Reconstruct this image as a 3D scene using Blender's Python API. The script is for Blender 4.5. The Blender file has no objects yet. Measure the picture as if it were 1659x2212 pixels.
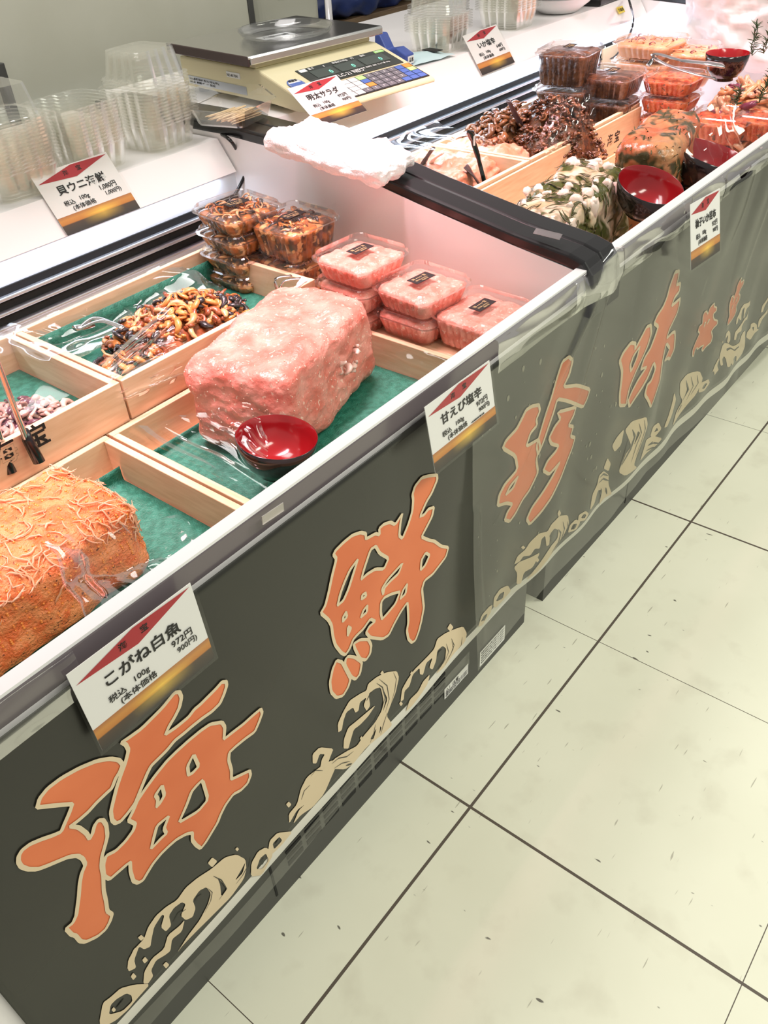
import bpy, bmesh, math, random
from mathutils import Vector, Matrix, noise, Euler
RN = random.Random(11)
S = bpy.context.scene
COL = S.collection
# ------------------------------------------------------------------ camera, light, exposure
F, W, H = 1800.449, 1659.0, 2212.0
CAM = Vector((-.217775, -.461505, 1.392682))
RX = Vector((.62219394, -.78113024, -.05205997))     # picture right
RD = Vector((-.5176967, -.36065413, -.77583421))     # picture down
RF = Vector((.58725193, .50967062, -.62878536))      # picture forward
cd = bpy.data.cameras.new('camera'); cd.sensor_fit = 'HORIZONTAL'; cd.sensor_width = 36
cd.lens = F / W * 36; cd.clip_start = .02
cam = bpy.data.objects.new('camera', cd); COL.objects.link(cam)
M = Matrix.Identity(4)
for i in range(3):
    M[i][0], M[i][1], M[i][2], M[i][3] = RX[i], -RD[i], -RF[i], CAM[i]
cam.matrix_world = M
S.camera = cam
S.view_settings.view_transform = 'Standard'; S.view_settings.look = 'None'
S.view_settings.gamma = 1; S.view_settings.use_curve_mapping = False
S.view_settings.exposure = 0.0
S.cycles.transparent_max_bounces = 64
S.cycles.max_bounces = 8
w = bpy.data.worlds.new('world'); S.world = w; w.use_nodes = True
w.node_tree.nodes['Background'].inputs[0].default_value = (1, .98, .92, 1)
w.node_tree.nodes['Background'].inputs[1].default_value = .42
def area(name, loc, target, sx, sy, power, col):
    l = bpy.data.lights.new(name, 'AREA'); l.shape = 'RECTANGLE'; l.size = sx; l.size_y = sy
    l.energy = power; l.color = col
    o = bpy.data.objects.new(name, l); COL.objects.link(o); o.location = loc
    o.rotation_euler = (Vector(target) - Vector(loc)).to_track_quat('-Z', 'Y').to_euler()
    return o
area('ceiling_lamp', (2.6, -1.6, 2.75), (2.6, -1.6, 0), 1.3, .5, 55, (1, 1, .87))
area('ceiling_lamp', (0.6, -1.4, 2.75), (0.6, -1.4, 0), 1.3, .5, 29, (1, 1, .87))
area('ceiling_lamp', (1.0, 1.25, 2.75), (1.0, 1.25, 0), 1.6, .5, 26, (1, .95, .93))
for x_, w_, e_ in ((.35, 1.7, 9), (2.05, 1.7, 8.5)):
    fl_ = area('food_lamp', (x_, .60, 1.95), (x_, .60, .7), w_, .10, e_, (1, .54, .60)); fl_.data.spread = math.radians(46)
# ------------------------------------------------------------------ helpers
def at(u, v, x=None, y=None, z=None):
    d = RX * ((u - W / 2) / F) + RD * ((v - H / 2) / F) + RF
    if z is not None: t = (z - CAM.z) / d.z
    elif y is not None: t = (y - CAM.y) / d.y
    else: t = (x - CAM.x) / d.x
    return CAM + d * t
def on(u, v, P, N):
    d = RX * ((u - W / 2) / F) + RD * ((v - H / 2) / F) + RF
    return CAM + d * ((P - CAM).dot(N) / d.dot(N))
def nodes_of(m):
    m.use_nodes = True
    return m.node_tree.nodes, m.node_tree.links
def mat(name, col, rough=.5, metal=0, col2=None, scale=20, detail=4, lo=.4, hi=.6, bump=0, bscale=None, sss=0, coat=0,
        stretch=None, spec=.5, col3=None, scale3=60, lo3=.62, hi3=.66):
    m = bpy.data.materials.new(name); n, l = nodes_of(m); b = n['Principled BSDF']
    b.inputs['Base Color'].default_value = (*col, 1); b.inputs['Roughness'].default_value = rough
    b.inputs['Metallic'].default_value = metal
    b.inputs['Specular IOR Level'].default_value = spec
    if coat: b.inputs['Coat Weight'].default_value = coat; b.inputs['Coat Roughness'].default_value = .12
    if sss:
        b.inputs['Subsurface Weight'].default_value = sss
        b.inputs['Subsurface Radius'].default_value = (.012, .006, .004)
        b.inputs['Subsurface Scale'].default_value = 1
    tc = n.new('ShaderNodeTexCoord'); mp = n.new('ShaderNodeMapping'); l.new(tc.outputs['Object'], mp.inputs[0])
    if stretch: mp.inputs['Scale'].default_value = stretch
    if col2:
        t = n.new('ShaderNodeTexNoise'); t.inputs['Scale'].default_value = scale; t.inputs['Detail'].default_value = detail
        l.new(mp.outputs[0], t.inputs[0])
        r = n.new('ShaderNodeMapRange'); r.inputs[1].default_value = lo; r.inputs[2].default_value = hi; l.new(t.outputs[0], r.inputs[0])
        x = n.new('ShaderNodeMix'); x.data_type = 'RGBA'; x.inputs[6].default_value = (*col, 1); x.inputs[7].default_value = (*col2, 1)
        l.new(r.outputs[0], x.inputs[0]); out = x.outputs[2]
        if col3:
            t3 = n.new('ShaderNodeTexNoise'); t3.inputs['Scale'].default_value = scale3; t3.inputs['Detail'].default_value = 2
            l.new(mp.outputs[0], t3.inputs[0])
            r3 = n.new('ShaderNodeMapRange'); r3.inputs[1].default_value = lo3; r3.inputs[2].default_value = hi3; l.new(t3.outputs[0], r3.inputs[0])
            x3 = n.new('ShaderNodeMix'); x3.data_type = 'RGBA'; x3.inputs[7].default_value = (*col3, 1)
            l.new(out, x3.inputs[6]); l.new(r3.outputs[0], x3.inputs[0]); out = x3.outputs[2]
        l.new(out, b.inputs['Base Color'])
    if bump:
        t2 = n.new('ShaderNodeTexNoise'); t2.inputs['Scale'].default_value = bscale or scale * 2; t2.inputs['Detail'].default_value = 3
        l.new(mp.outputs[0], t2.inputs[0])
        bp = n.new('ShaderNodeBump'); bp.inputs['Strength'].default_value = bump; bp.inputs['Distance'].default_value = .004
        l.new(t2.outputs[0], bp.inputs['Height']); l.new(bp.outputs[0], b.inputs['Normal'])
    return m
def clear(name, tint=(.97, .98, .97), base=.06, edge=.55, rough=.06, bump=0, bscale=60, gcol=(1, 1, 1), milky=0):
    m = bpy.data.materials.new(name); n, l = nodes_of(m); n.remove(n['Principled BSDF'])
    tr = n.new('ShaderNodeBsdfTransparent'); tr.inputs[0].default_value = (*tint, 1)
    gl = n.new('ShaderNodeBsdfGlossy'); gl.inputs['Roughness'].default_value = rough; gl.inputs[0].default_value = (*gcol, 1)
    lw = n.new('ShaderNodeLayerWeight'); lw.inputs[0].default_value = .25
    r = n.new('ShaderNodeMapRange'); r.inputs[3].default_value = base; r.inputs[4].default_value = edge
    mx = n.new('ShaderNodeMixShader'); l.new(lw.outputs['Fresnel'], r.inputs[0]); l.new(r.outputs[0], mx.inputs[0])
    src = tr.outputs[0]
    if milky:
        df = n.new('ShaderNodeBsdfDiffuse'); df.inputs[0].default_value = (.9, .9, .87, 1)
        tl = n.new('ShaderNodeBsdfTranslucent'); tl.inputs[0].default_value = (.9, .9, .87, 1)
        m1 = n.new('ShaderNodeMixShader'); l.new(df.outputs[0], m1.inputs[1]); l.new(tl.outputs[0], m1.inputs[2])
        m2 = n.new('ShaderNodeMixShader'); m2.inputs[0].default_value = milky; l.new(tr.outputs[0], m2.inputs[1]); l.new(m1.outputs[0], m2.inputs[2]); src = m2.outputs[0]
    l.new(src, mx.inputs[1]); l.new(gl.outputs[0], mx.inputs[2]); l.new(mx.outputs[0], n['Material Output'].inputs[0])
    if bump:
        tc = n.new('ShaderNodeTexCoord'); t = n.new('ShaderNodeTexNoise'); t.inputs['Scale'].default_value = bscale
        l.new(tc.outputs['Object'], t.inputs[0]); b = n.new('ShaderNodeBump'); b.inputs['Strength'].default_value = bump
        b.inputs['Distance'].default_value = .01
        l.new(t.outputs[0], b.inputs['Height']); l.new(b.outputs[0], gl.inputs['Normal']); l.new(b.outputs[0], lw.inputs['Normal'])
    return m
def emit(name, col, k):
    m = bpy.data.materials.new(name); n, l = nodes_of(m); b = n['Principled BSDF']
    b.inputs['Emission Color'].default_value = (*col, 1); b.inputs['Emission Strength'].default_value = k
    b.inputs['Base Color'].default_value = (*col, 1)
    return m
class MB:
    def __init__(s): s.v, s.f, s.m = [], [], []
    def add(s, vs, fs, mi=0):
        o = len(s.v); s.v += [tuple(x) for x in vs]; s.f += [tuple(i + o for i in f) for f in fs]; s.m += [mi] * len(fs); return s
    def box(s, c, d, rot=None, mi=0):
        hx, hy, hz = d[0] / 2, d[1] / 2, d[2] / 2
        vs = [Vector((x * hx, y * hy, z * hz)) for x in (-1, 1) for y in (-1, 1) for z in (-1, 1)]
        if rot is not None: vs = [rot @ q for q in vs]
        c = Vector(c)
        return s.add([q + c for q in vs], [(0, 1, 3, 2), (4, 6, 7, 5), (0, 4, 5, 1), (2, 3, 7, 6), (0, 2, 6, 4), (1, 5, 7, 3)], mi)
    def lohi(s, a, b, mi=0):
        return s.box([(a[i] + b[i]) / 2 for i in range(3)], [abs(b[i] - a[i]) for i in range(3)], None, mi)
    def loft(s, rings, cap0=True, cap1=True, mi=0, closed=True):
        n = len(rings[0]); vs = [p for r in rings for p in r]; fs = []
        for k in range(len(rings) - 1):
            for i in range(n if closed else n - 1):
                j = (i + 1) % n
                fs.append((k * n + i, k * n + j, (k + 1) * n + j, (k + 1) * n + i))
        if cap0: fs.append(tuple(range(n - 1, -1, -1)))
        if cap1: fs.append(tuple((len(rings) - 1) * n + i for i in range(n)))
        return s.add(vs, fs, mi)
    def tube(s, pts, r, n=8, mi=0, flat=1.0, up=None):
        pts = [Vector(p) for p in pts]; rings = []
        for i, p in enumerate(pts):
            t = (pts[min(i + 1, len(pts) - 1)] - pts[max(i - 1, 0)])
            if t.length < 1e-9: t = Vector((0, 0, 1))
            t.normalize()
            a = (up or (Vector((0, 0, 1)) if abs(t.z) < .9 else Vector((1, 0, 0))))
            b = t.cross(a)
            if b.length < 1e-6: b = t.cross(Vector((0, 1, 0.3)))
            b.normalize(); c = b.cross(t)
            rr = r[i] if isinstance(r, (list, tuple)) else r
            rings.append([p + b * math.cos(q * 2 * math.pi / n) * rr + c * math.sin(q * 2 * math.pi / n) * rr * flat for q in range(n)])
        return s.loft(rings, True, True, mi)
    def lathe(s, prof, n=40, mi=0, cap0=False, cap1=False):
        return s.loft([[Vector((r * math.cos(2 * math.pi * i / n), r * math.sin(2 * math.pi * i / n), z)) for i in range(n)] for r, z in prof], cap0, cap1, mi)
    def grid(s, fn, nu, nv, mi=0):
        vs = [fn(i / nu, j / nv) for j in range(nv + 1) for i in range(nu + 1)]
        fs = [(j * (nu + 1) + i, j * (nu + 1) + i + 1, (j + 1) * (nu + 1) + i + 1, (j + 1) * (nu + 1) + i) for j in range(nv) for i in range(nu)]
        return s.add(vs, fs, mi)
    def build(s, name, mats, parent=None, smooth=False, bevel=0, seg=2, fixn=True):
        me = bpy.data.meshes.new(name); me.from_pydata(s.v, [], s.f)
        for m in (mats if isinstance(mats, (list, tuple)) else [mats]): me.materials.append(m)
        me.polygons.foreach_set('material_index', s.m)
        if fixn:
            b = bmesh.new(); b.from_mesh(me); bmesh.ops.recalc_face_normals(b, faces=b.faces)
            b.to_mesh(me); b.free()
        if smooth: me.polygons.foreach_set('use_smooth', [True] * len(me.polygons))
        o = bpy.data.objects.new(name, me); COL.objects.link(o)
        if parent: o.parent = parent
        if bevel:
            md = o.modifiers.new('bevel', 'BEVEL'); md.width = bevel; md.segments = seg; md.limit_method = 'ANGLE'; md.angle_limit = .7
        return o
def tag(o, label, cat, group=None, kind=None):
    o['label'] = label; o['category'] = cat
    if group: o['group'] = group
    if kind: o['kind'] = kind
    return o
def thing(name, label, cat, loc=(0, 0, 0), rot=0, group=None):
    o = bpy.data.objects.new(name, None); COL.objects.link(o); o.empty_display_size = .05
    o.location = loc
    if isinstance(rot, (int, float)): o.rotation_euler = (0, 0, rot)
    else: o.rotation_euler = rot
    return tag(o, label, cat, group)
def structure(o): o['kind'] = 'structure'; return o
KIDS = {}
def copy_tree(o, parent=None):
    c = o.copy(); COL.objects.link(c)
    if parent: c.parent = parent
    for ch in [q for q in o.children]: copy_tree(ch, c)
    return c
def rr(wx, wy, r, n=5, z=0, flute=0, nf=6):
    out = []
    for cx, cy, a0 in ((1, 1, 0), (-1, 1, 90), (-1, -1, 180), (1, -1, 270)):
        for i in range(n + 1):
            a = math.radians(a0 + 90 * i / n)
            out.append(Vector((cx * (wx / 2 - r) + r * math.cos(a), cy * (wy / 2 - r) + r * math.sin(a), z)))
    if flute:
        res = []
        for i in range(len(out)):
            p, q = out[i], out[(i + 1) % len(out)]
            if (q - p).length > .02:
                nrm = Vector(((q - p).y, -(q - p).x, 0)).normalized()
                for k in range(nf * 4):
                    t = k / (nf * 4); res.append(p.lerp(q, t) - nrm * flute * (1 - abs(math.cos(math.pi * nf * t))))
            else: res.append(p)
        out = res
    return out
def text(body, size, m, parent, loc=(0, 0, 0), name='lettering', bold=0, align='LEFT', sx=1, depth=.0002, mtx=None):
    c = bpy.data.curves.new(name, 'FONT'); c.body = body; c.size = size; c.align_x = align; c.offset = bold * size
    c.extrude = depth; c.resolution_u = 3
    t = bpy.data.objects.new('tmp', c); COL.objects.link(t)
    me = bpy.data.meshes.new_from_object(t.evaluated_get(bpy.context.evaluated_depsgraph_get()))
    bpy.data.objects.remove(t); bpy.data.curves.remove(c)
    base = Matrix.Translation(Vector(loc)) @ Matrix.Rotation(math.pi / 2, 4, 'X') @ Matrix.Diagonal((sx, 1, 1, 1))
    me.transform(mtx if mtx is not None else base)
    me.materials.clear(); me.materials.append(m)
    o = bpy.data.objects.new(name, me); COL.objects.link(o); o.parent = parent
    return o
def frame(o, origin, xdir, zdir):
    x = Vector(xdir).normalized(); z = Vector(zdir); z = (z - x * z.dot(x)).normalized(); y = z.cross(x)
    m = Matrix.Identity(4)
    for i in range(3): m[i][0], m[i][1], m[i][2], m[i][3] = x[i], y[i], z[i], origin[i]
    o.matrix_world = m
# ------------------------------------------------------------------ materials
K = {}
K['white'] = mat('white_panel', (.90, .87, .87), .35)
K['white_gloss'] = mat('white_gloss', (.86, .85, .86), .2)
K['cream'] = mat('cream_wall', (.50, .495, .41), .6, col2=(.47, .465, .38), scale=3)
K['black'] = mat('black_plastic', (.012, .012, .013), .22)
K['black_matte'] = mat('black_matte', (.015, .014, .013), .6)
K['grey_dark'] = mat('charcoal_metal', (.055, .055, .05), .5)
K['slit'] = mat('slit_black', (.008, .008, .008), .8)
K['trim'] = mat('grey_gloss_trim', (.15, .125, .135), .2)
K['steel'] = mat('steel', (.62, .62, .62), .22, 1)
K['steel_dark'] = mat('brown_steel', (.10, .07, .07), .3, .6)
K['alu'] = mat('aluminium', (.55, .58, .63), .3, .8)
K['wood'] = mat('pale_wood', (.80, .58, .38), .55, col2=(.70, .47, .28), scale=14, stretch=(1, 9, 9), lo=.35, hi=.7, bump=.05)
K['wood_y'] = mat('pale_wood_crossways', (.80, .58, .38), .55, col2=(.70, .47, .28), scale=14, stretch=(9, 1, 9), lo=.35, hi=.7, bump=.05)
K['green'] = mat('green_mat', (.012, .15, .095), .5, col2=(.03, .23, .155), scale=90, bump=.5, bscale=350)
K['ink'] = mat('black_ink', (.01, .009, .009), .6)
K['paper'] = mat('white_paper', (.84, .83, .82), .5)
K['red'] = mat('red_ink', (.42, .02, .03), .5)
K['banner'] = mat('banner_black', (.026, .026, .021), .26, col2=(.031, .031, .024), scale=2, bump=.05, bscale=4, spec=.4)
K['orange'] = mat('banner_orange', (.72, .16, .05), .42, col2=(.80, .20, .07), scale=5)
K['bcream'] = mat('banner_cream', (.74, .60, .40), .42)
K['hem'] = mat('white_hem', (.76, .74, .66), .5)
K['clear'] = clear('clear_plastic', (.985, .988, .985), .045, .55, .07, milky=.015)
K['tub'] = clear('stacked_plastic', (.985, .985, .97), .03, .45, .15, milky=.075)
K['film'] = clear('cling_film', (.985, .985, .985), .03, .42, .06)
K['sheet'] = clear('vinyl_sheet', (.95, .96, .93), .085, .5, .16)
K['sleeve'] = clear('card_sleeve', (.985, .985, .98), .002, .04, .25)
K['bagwhite'] = clear('milky_bag', (.72, .66, .66), .25, .75, .35, .3, 30)
K['bowl_out'] = mat('black_lacquer', (.014, .008, .009), .12, coat=.5)
K['bowl_in'] = mat('red_lacquer', (.30, .008, .012), .15, coat=.5)
K['scale'] = mat('ivory_plastic', (.74, .66, .42), .38)
K['towel'] = mat('white_towel', (.88, .86, .85), .9, bump=.6, bscale=300)
K['pink'] = mat('shrimp_paste', (.70, .19, .14), .3, col2=(.80, .36, .29), scale=26, detail=6, lo=.35, hi=.65, bump=.7, bscale=110, sss=.15, col3=(.90, .62, .50), scale3=120, lo3=.64, hi3=.7)
K['pinkpack'] = mat('shrimp_filling', (.82, .27, .20), .3, col2=(.86, .40, .32), scale=60, bump=.6, bscale=140, col3=(.92, .60, .5), scale3=140)
K['roe'] = mat('orange_roe', (.82, .18, .05), .35, col2=(.88, .32, .12), scale=45, bump=1, bscale=260, col3=(.22, .06, .03), scale3=170, lo3=.68, hi3=.71)
K['whitebait'] = mat('whitebait', (.95, .62, .42), .2, col2=(.92, .48, .26), scale=20)
K['whitebait'].node_tree.nodes['Principled BSDF'].inputs['Alpha'].default_value = .72
K['tsubu'] = mat('tsubu_orange', (.62, .20, .04), .2, col2=(.72, .34, .10), scale=30, bump=.4, coat=.3)
K['tsubu2'] = mat('tsubu_brown', (.22, .06, .02), .2, col2=(.34, .12, .05), scale=30, bump=.4, coat=.3)
K['tsubu3'] = mat('tsubu_pale', (.74, .48, .24), .2, col2=(.62, .30, .12), scale=30, bump=.4, coat=.3)
K['tsubu4'] = mat('tsubu_dark', (.03, .028, .03), .2, coat=.3)
K['tsubufill'] = mat('shellfish_filling', (.48, .17, .04), .2, col2=(.10, .05, .025), scale=38, detail=3, lo=.42, hi=.56, bump=.7, bscale=70, coat=.3, col3=(.72, .42, .17), scale3=55, lo3=.58, hi3=.62)
K['squid1'] = mat('squid_mauve', (.42, .27, .23), .18, col2=(.55, .39, .32), scale=30, coat=.4)
K['squid2'] = mat('squid_pale', (.62, .44, .36), .18, col2=(.70, .55, .45), scale=30, coat=.4)
K['squid3'] = mat('squid_purple', (.13, .06, .08), .18, coat=.4)
K['konbu'] = mat('dark_brown_food', (.055, .020, .008), .16, col2=(.16, .06, .02), scale=45, bump=.9, bscale=120, coat=.3)
K['konbu2'] = mat('amber_food', (.24, .10, .035), .16, col2=(.12, .05, .02), scale=40, bump=.6, bscale=120, coat=.3)
K['pale'] = mat('pale_squid', (.66, .55, .40), .28, col2=(.46, .36, .20), scale=22, detail=5, bump=.4, bscale=90, sss=.1, col3=(.055, .07, .012), scale3=20, lo3=.45, hi3=.55)
K['palecube'] = mat('pale_squid_cubes', (.76, .64, .54), .22, sss=.1)
K['seaweed'] = mat('seaweed', (.045, .05, .012), .3, col2=(.085, .08, .02), scale=40)
K['salmon'] = mat('salmon_block', (.46, .12, .045), .24, col2=(.50, .27, .12), scale=14, detail=7, lo=.4, hi=.62, bump=.7, bscale=70, col3=(.07, .06, .025), scale3=26, lo3=.50, hi3=.60)
K['redfood'] = mat('red_filling', (.55, .07, .02), .25, col2=(.68, .20, .07), scale=50, bump=.7, bscale=120, col3=(.12, .04, .02), scale3=80)
K['salad'] = mat('mentaiko_salad', (.74, .36, .25), .3, col2=(.78, .25, .13), scale=30, bump=.8, bscale=90)
K['octo1'] = mat('tube_squid_orange', (.68, .30, .12), .22, col2=(.75, .42, .22), scale=20, coat=.2)
K['octo2'] = mat('tube_squid_pale', (.78, .50, .36), .22, col2=(.70, .36, .22), scale=20, coat=.2)
K['octo3'] = mat('tube_squid_purple', (.22, .05, .09), .2, coat=.3)
K['herb'] = mat('rosemary', (.03, .07, .02), .5)
K['blue'] = mat('blue_plastic', (.05, .09, .35), .4)
K['bluebag'] = mat('blue_bag', (.015, .03, .13), .45, bump=.5, bscale=12)
K['teal'] = mat('pale_teal_paper', (.55, .70, .72), .5)
K['pick'] = mat('toothpick_wood', (.76, .56, .33), .6)
K['card_brown'] = mat('cardboard', (.45, .32, .2), .7)
K['tablewood'] = mat('dark_table_wood', (.20, .13, .07), .5, col2=(.15, .09, .05), scale=10, stretch=(1, 8, 8))
K['led'] = emit('led_tube', (.75, .86, 1), 14)
K['lcd'] = mat('lcd_glass', (.03, .035, .03), .1)
K['digit'] = emit('green_digits', (.25, .85, .6), .8)
K['kg'] = mat('grey_key', (.16, .16, .18), .5); K['kb'] = mat('blue_key', (.08, .15, .45), .5)
K['kgr'] = mat('green_key', (.45, .75, .28), .5); K['ko'] = mat('orange_key', (.85, .3, .06), .5)
K['yellow'] = mat('yellow_sticker', (.8, .65, .1), .5)
K['gold'] = mat('label_gold', (.55, .42, .22), .5)
def m_sunset():
    m = bpy.data.materials.new('sunset_print'); n, l = nodes_of(m); b = n['Principled BSDF']; b.inputs['Roughness'].default_value = .4
    tc = n.new('ShaderNodeTexCoord'); sp = n.new('ShaderNodeSeparateXYZ'); l.new(tc.outputs['Object'], sp.inputs[0])
    r = n.new('ShaderNodeMapRange'); r.inputs[1].default_value = 0; r.inputs[2].default_value = .037; l.new(sp.outputs[2], r.inputs[0])
    cr = n.new('ShaderNodeValToRGB'); l.new(r.outputs[0], cr.inputs[0]); e = cr.color_ramp.elements
    e[0].position = 0; e[0].color = (.02, .014, .014, 1); e[1].position = 1; e[1].color = (.42, .16, .05, 1)
    for p, c in ((.35, (.05, .03, .02, 1)), (.52, (.07, .035, .02, 1)), (.58, (.55, .20, .03, 1)), (.8, (.62, .26, .05, 1))):
        q = e.new(p); q.color = c
    # the sun's glow printed in the middle
    mx = n.new('ShaderNodeMath'); mx.operation = 'SUBTRACT'; mx.inputs[1].default_value = .09; l.new(sp.outputs[0], mx.inputs[0])
    ab = n.new('ShaderNodeMath'); ab.operation = 'ABSOLUTE'; l.new(mx.outputs[0], ab.inputs[0])
    r2 = n.new('ShaderNodeMapRange'); r2.inputs[1].default_value = .045; r2.inputs[2].default_value = 0; l.new(ab.outputs[0], r2.inputs[0])
    r3 = n.new('ShaderNodeMath'); r3.operation = 'MULTIPLY'; l.new(r2.outputs[0], r3.inputs[0])
    cr2 = n.new('ShaderNodeValToRGB'); l.new(r.outputs[0], cr2.inputs[0]); f = cr2.color_ramp.elements
    f[0].position = .08; f[0].color = (0, 0, 0, 1); f[1].position = .95; f[1].color = (.1, .1, .1, 1)
    for p, c in ((.45, .5), (.58, .55), (.66, 1), (.75, .6)):
        q = f.new(p); q.color = (c, c, c, 1)
    l.new(cr2.outputs[0], r3.inputs[1])
    x = n.new('ShaderNodeMix'); x.data_type = 'RGBA'; x.inputs[7].default_value = (.95, .62, .08, 1)
    l.new(r3.outputs[0], x.inputs[0]); l.new(cr.outputs[0], x.inputs[6]); l.new(x.outputs[2], b.inputs['Base Color'])
    return m
K['sunset'] = m_sunset()
def m_floor():
    m = bpy.data.materials.new('floor_tiles'); n, l = nodes_of(m); b = n['Principled BSDF']
    b.inputs['Roughness'].default_value = .42; b.inputs['Specular IOR Level'].default_value = .35
    tc = n.new('ShaderNodeTexCoord'); sp = n.new('ShaderNodeSeparateXYZ'); l.new(tc.outputs['Object'], sp.inputs[0])
    def mth(op, a, bb=None):
        q = n.new('ShaderNodeMath'); q.operation = op
        for i, z in enumerate((a, bb)):
            if z is None: continue
            if isinstance(z, (int, float)): q.inputs[i].default_value = z
            else: l.new(z, q.inputs[i])
        return q.outputs[0]
    def line(ch, period, off, half):
        f = mth('PINGPONG', mth('ADD', ch, off + 100 * period), period / 2)   # distance to the nearest line
        return mth('LESS_THAN', f, half)
    X, Y = sp.outputs[0], sp.outputs[1]
    g = mth('MAXIMUM', mth('MAXIMUM', line(X, 1, .5, .0027), line(X, 1, 0, .0008)), mth('MAXIMUM', line(Y, 1, 0, .0027), line(Y, 1, .5, .0008)))
    def nz(scale, det=4, st=None):
        t = n.new('ShaderNodeTexNoise'); t.inputs['Scale'].default_value = scale; t.inputs['Detail'].default_value = det
        if st:
            mp = n.new('ShaderNodeMapping'); mp.inputs['Scale'].default_value = st; l.new(tc.outputs['Object'], mp.inputs[0]); l.new(mp.outputs[0], t.inputs[0])
        else: l.new(tc.outputs['Object'], t.inputs[0])
        return t.outputs[0]
    def rng(a, lo, hi):
        r = n.new('ShaderNodeMapRange'); r.inputs[1].default_value = lo; r.inputs[2].default_value = hi; l.new(a, r.inputs[0]); return r.outputs[0]
    def mix(f, a, c):
        x = n.new('ShaderNodeMix'); x.data_type = 'RGBA'
        if isinstance(f, float): x.inputs[0].default_value = f
        else: l.new(f, x.inputs[0])
        for i, z in ((6, a), (7, c)):
            if isinstance(z, tuple): x.inputs[i].default_value = (*z, 1)
            else: l.new(z, x.inputs[i])
        return x.outputs[2]
    c = mix(rng(nz(3.5, 6), .35, .7), (.86, .86, .70), (.81, .81, .65))
    c = mix(mth('MULTIPLY', rng(nz(11, 5), .55, .75), .35), c, (.60, .57, .44))
    c = mix(mth('MULTIPLY', rng(nz(17, 1, (1, 9, 1)), .74, .78), .55), c, (.22, .19, .14))
    c = mix(mth('MULTIPLY', rng(nz(28, 1, (2.4, 1, 1)), .765, .79), .85), c, (.06, .05, .04))
    c = mix(g, c, (.115, .093, .072))
    l.new(c, b.inputs['Base Color'])
    return m
K['floor'] = m_floor()
# ------------------------------------------------------------------ setting
o = MB().add([(-4, -6, 0), (9, -6, 0), (9, 6, 0), (-4, 6, 0)], [(0, 1, 2, 3)]).build('floor', K['floor']); structure(o)
o = MB().lohi((-3, 3.4, 0), (8, 3.5, 3)).build('wall_back', mat('dark_back_wall', (.05, .045, .04), .7)); structure(o)
# ------------------------------------------------------------------ refrigerated cases
YF = .161
PROF = [(.167, .787), (.30, .808), (.513, .846), (.72, .888), (1.04, .906), (1.5, .906)]
def end_wall(x0, x1, parent):
    mb = MB(); pts = [(.167, .58)] + PROF + [(1.5, .58)]
    mb.loft([[Vector((x0, y, z)) for y, z in pts], [Vector((x1, y, z)) for y, z in pts]])
    return mb.build('end_wall', K['white'], parent)
def end_cap(x0, x1, parent):
    top = [(.128, .705), (.131, .75), (.138, .785), (.155, .806), (.185, .815)] + [(y, z + .022) for y, z in PROF[1:]]
    bot = [(.150, .705), (.152, .75), (.157, .772), (.166, .784), (.19, .79)] + [(y, z - .003) for y, z in PROF[1:]]
    mb = MB()
    mb.loft([[Vector((x0, y, z)), Vector((x1, y, z)), Vector((x1, b[0], b[1])), Vector((x0, b[0], b[1]))] for (y, z), b in zip(top, bot)])
    return mb.build('end_cap', K['black'], parent, bevel=.006, seg=3)
def make_case(x0, x1, label, fasc_y, left_end, right_end, fb=.833, ft=.896):
    t = thing('refrigerated_case', label, 'display case', (0, 0, 0), 0, None)
    mb = MB(); mb.lohi((x0, .165, .14), (x1, 1.2, .60)); mb.lohi((x0, .148, .16), (x1, .167, .757)); mb.build('body', K['white'], t)
    MB().lohi((x0, .1475, .757), (x1, .168, .79)).build('rim', [K['trim']], t, bevel=.002)
    MB().lohi((x0, .1485, .789), (x1, .1685, .7935)).build('rim_strip', K['white_gloss'], t)
    MB().lohi((x0, .167, .598), (x1, .170, .789)).build('front_liner', K['white_gloss'], t)
    # back panel with the air grille
    mb = MB(); mb.lohi((x0, 1.02, .60), (x1, 1.03, .832)); mb.build('back_panel', mat('white_liner', (.72, .76, .82), .3), t)
    for k, zz in enumerate((.778, .752, .726)):
        MB().lohi((x0 + .004, 1.016, zz - .006), (x1 - .004, 1.024, zz + .007)).build('air_slot', K['slit'], t)
        mb = MB(); mb.lohi((x0 + .004, 1.006, zz - .014), (x1 - .004, 1.02, zz - .007)); mb.build('louvre', K['alu'], t, bevel=.002)
    # service shelf behind with its sloping white front
    mb = MB(); pts = [(fasc_y, fb), (fasc_y + .045, ft), (1.6, ft), (1.6, ft - .036), (fasc_y + .055, ft - .036), (fasc_y + .02, fb)]
    mb.loft([[Vector((x0, y, z)) for y, z in pts], [Vector((x1 - .004, y, z)) for y, z in pts]])
    mb.build('service_shelf', K['white'], t)
    mb = MB(); mb.tube([(x0 + .05, fasc_y + .035, .826), (x1 - .05, fasc_y + .035, .826)], .006, 10); mb.build('strip_lamp', K['led'], t)
    if left_end: end_wall(x0 - .02, x0, t); end_cap(x0 - .055, x0, t)
    if right_end: end_wall(x1, x1 + .02, t); end_cap(x1, x1 + .053, t)
    return t
def kick(t, a, b, seam):
    MB().lohi((a, YF, 0.0), (b, YF + .6, .138)).build('kick_plate', K['grey_dark'], t)
    for s_ in seam:
        MB().lohi((s_, YF - .0012, .02), (s_ + .004, YF + .002, .12)).build('panel_seam', K['slit'], t)
case1 = make_case(-.9, 1.06, 'white refrigerated display case in front holding the pink shrimp block and orange roe', 1.01, False, True)
kick(case1, -.9, .955, (.158,))
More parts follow.
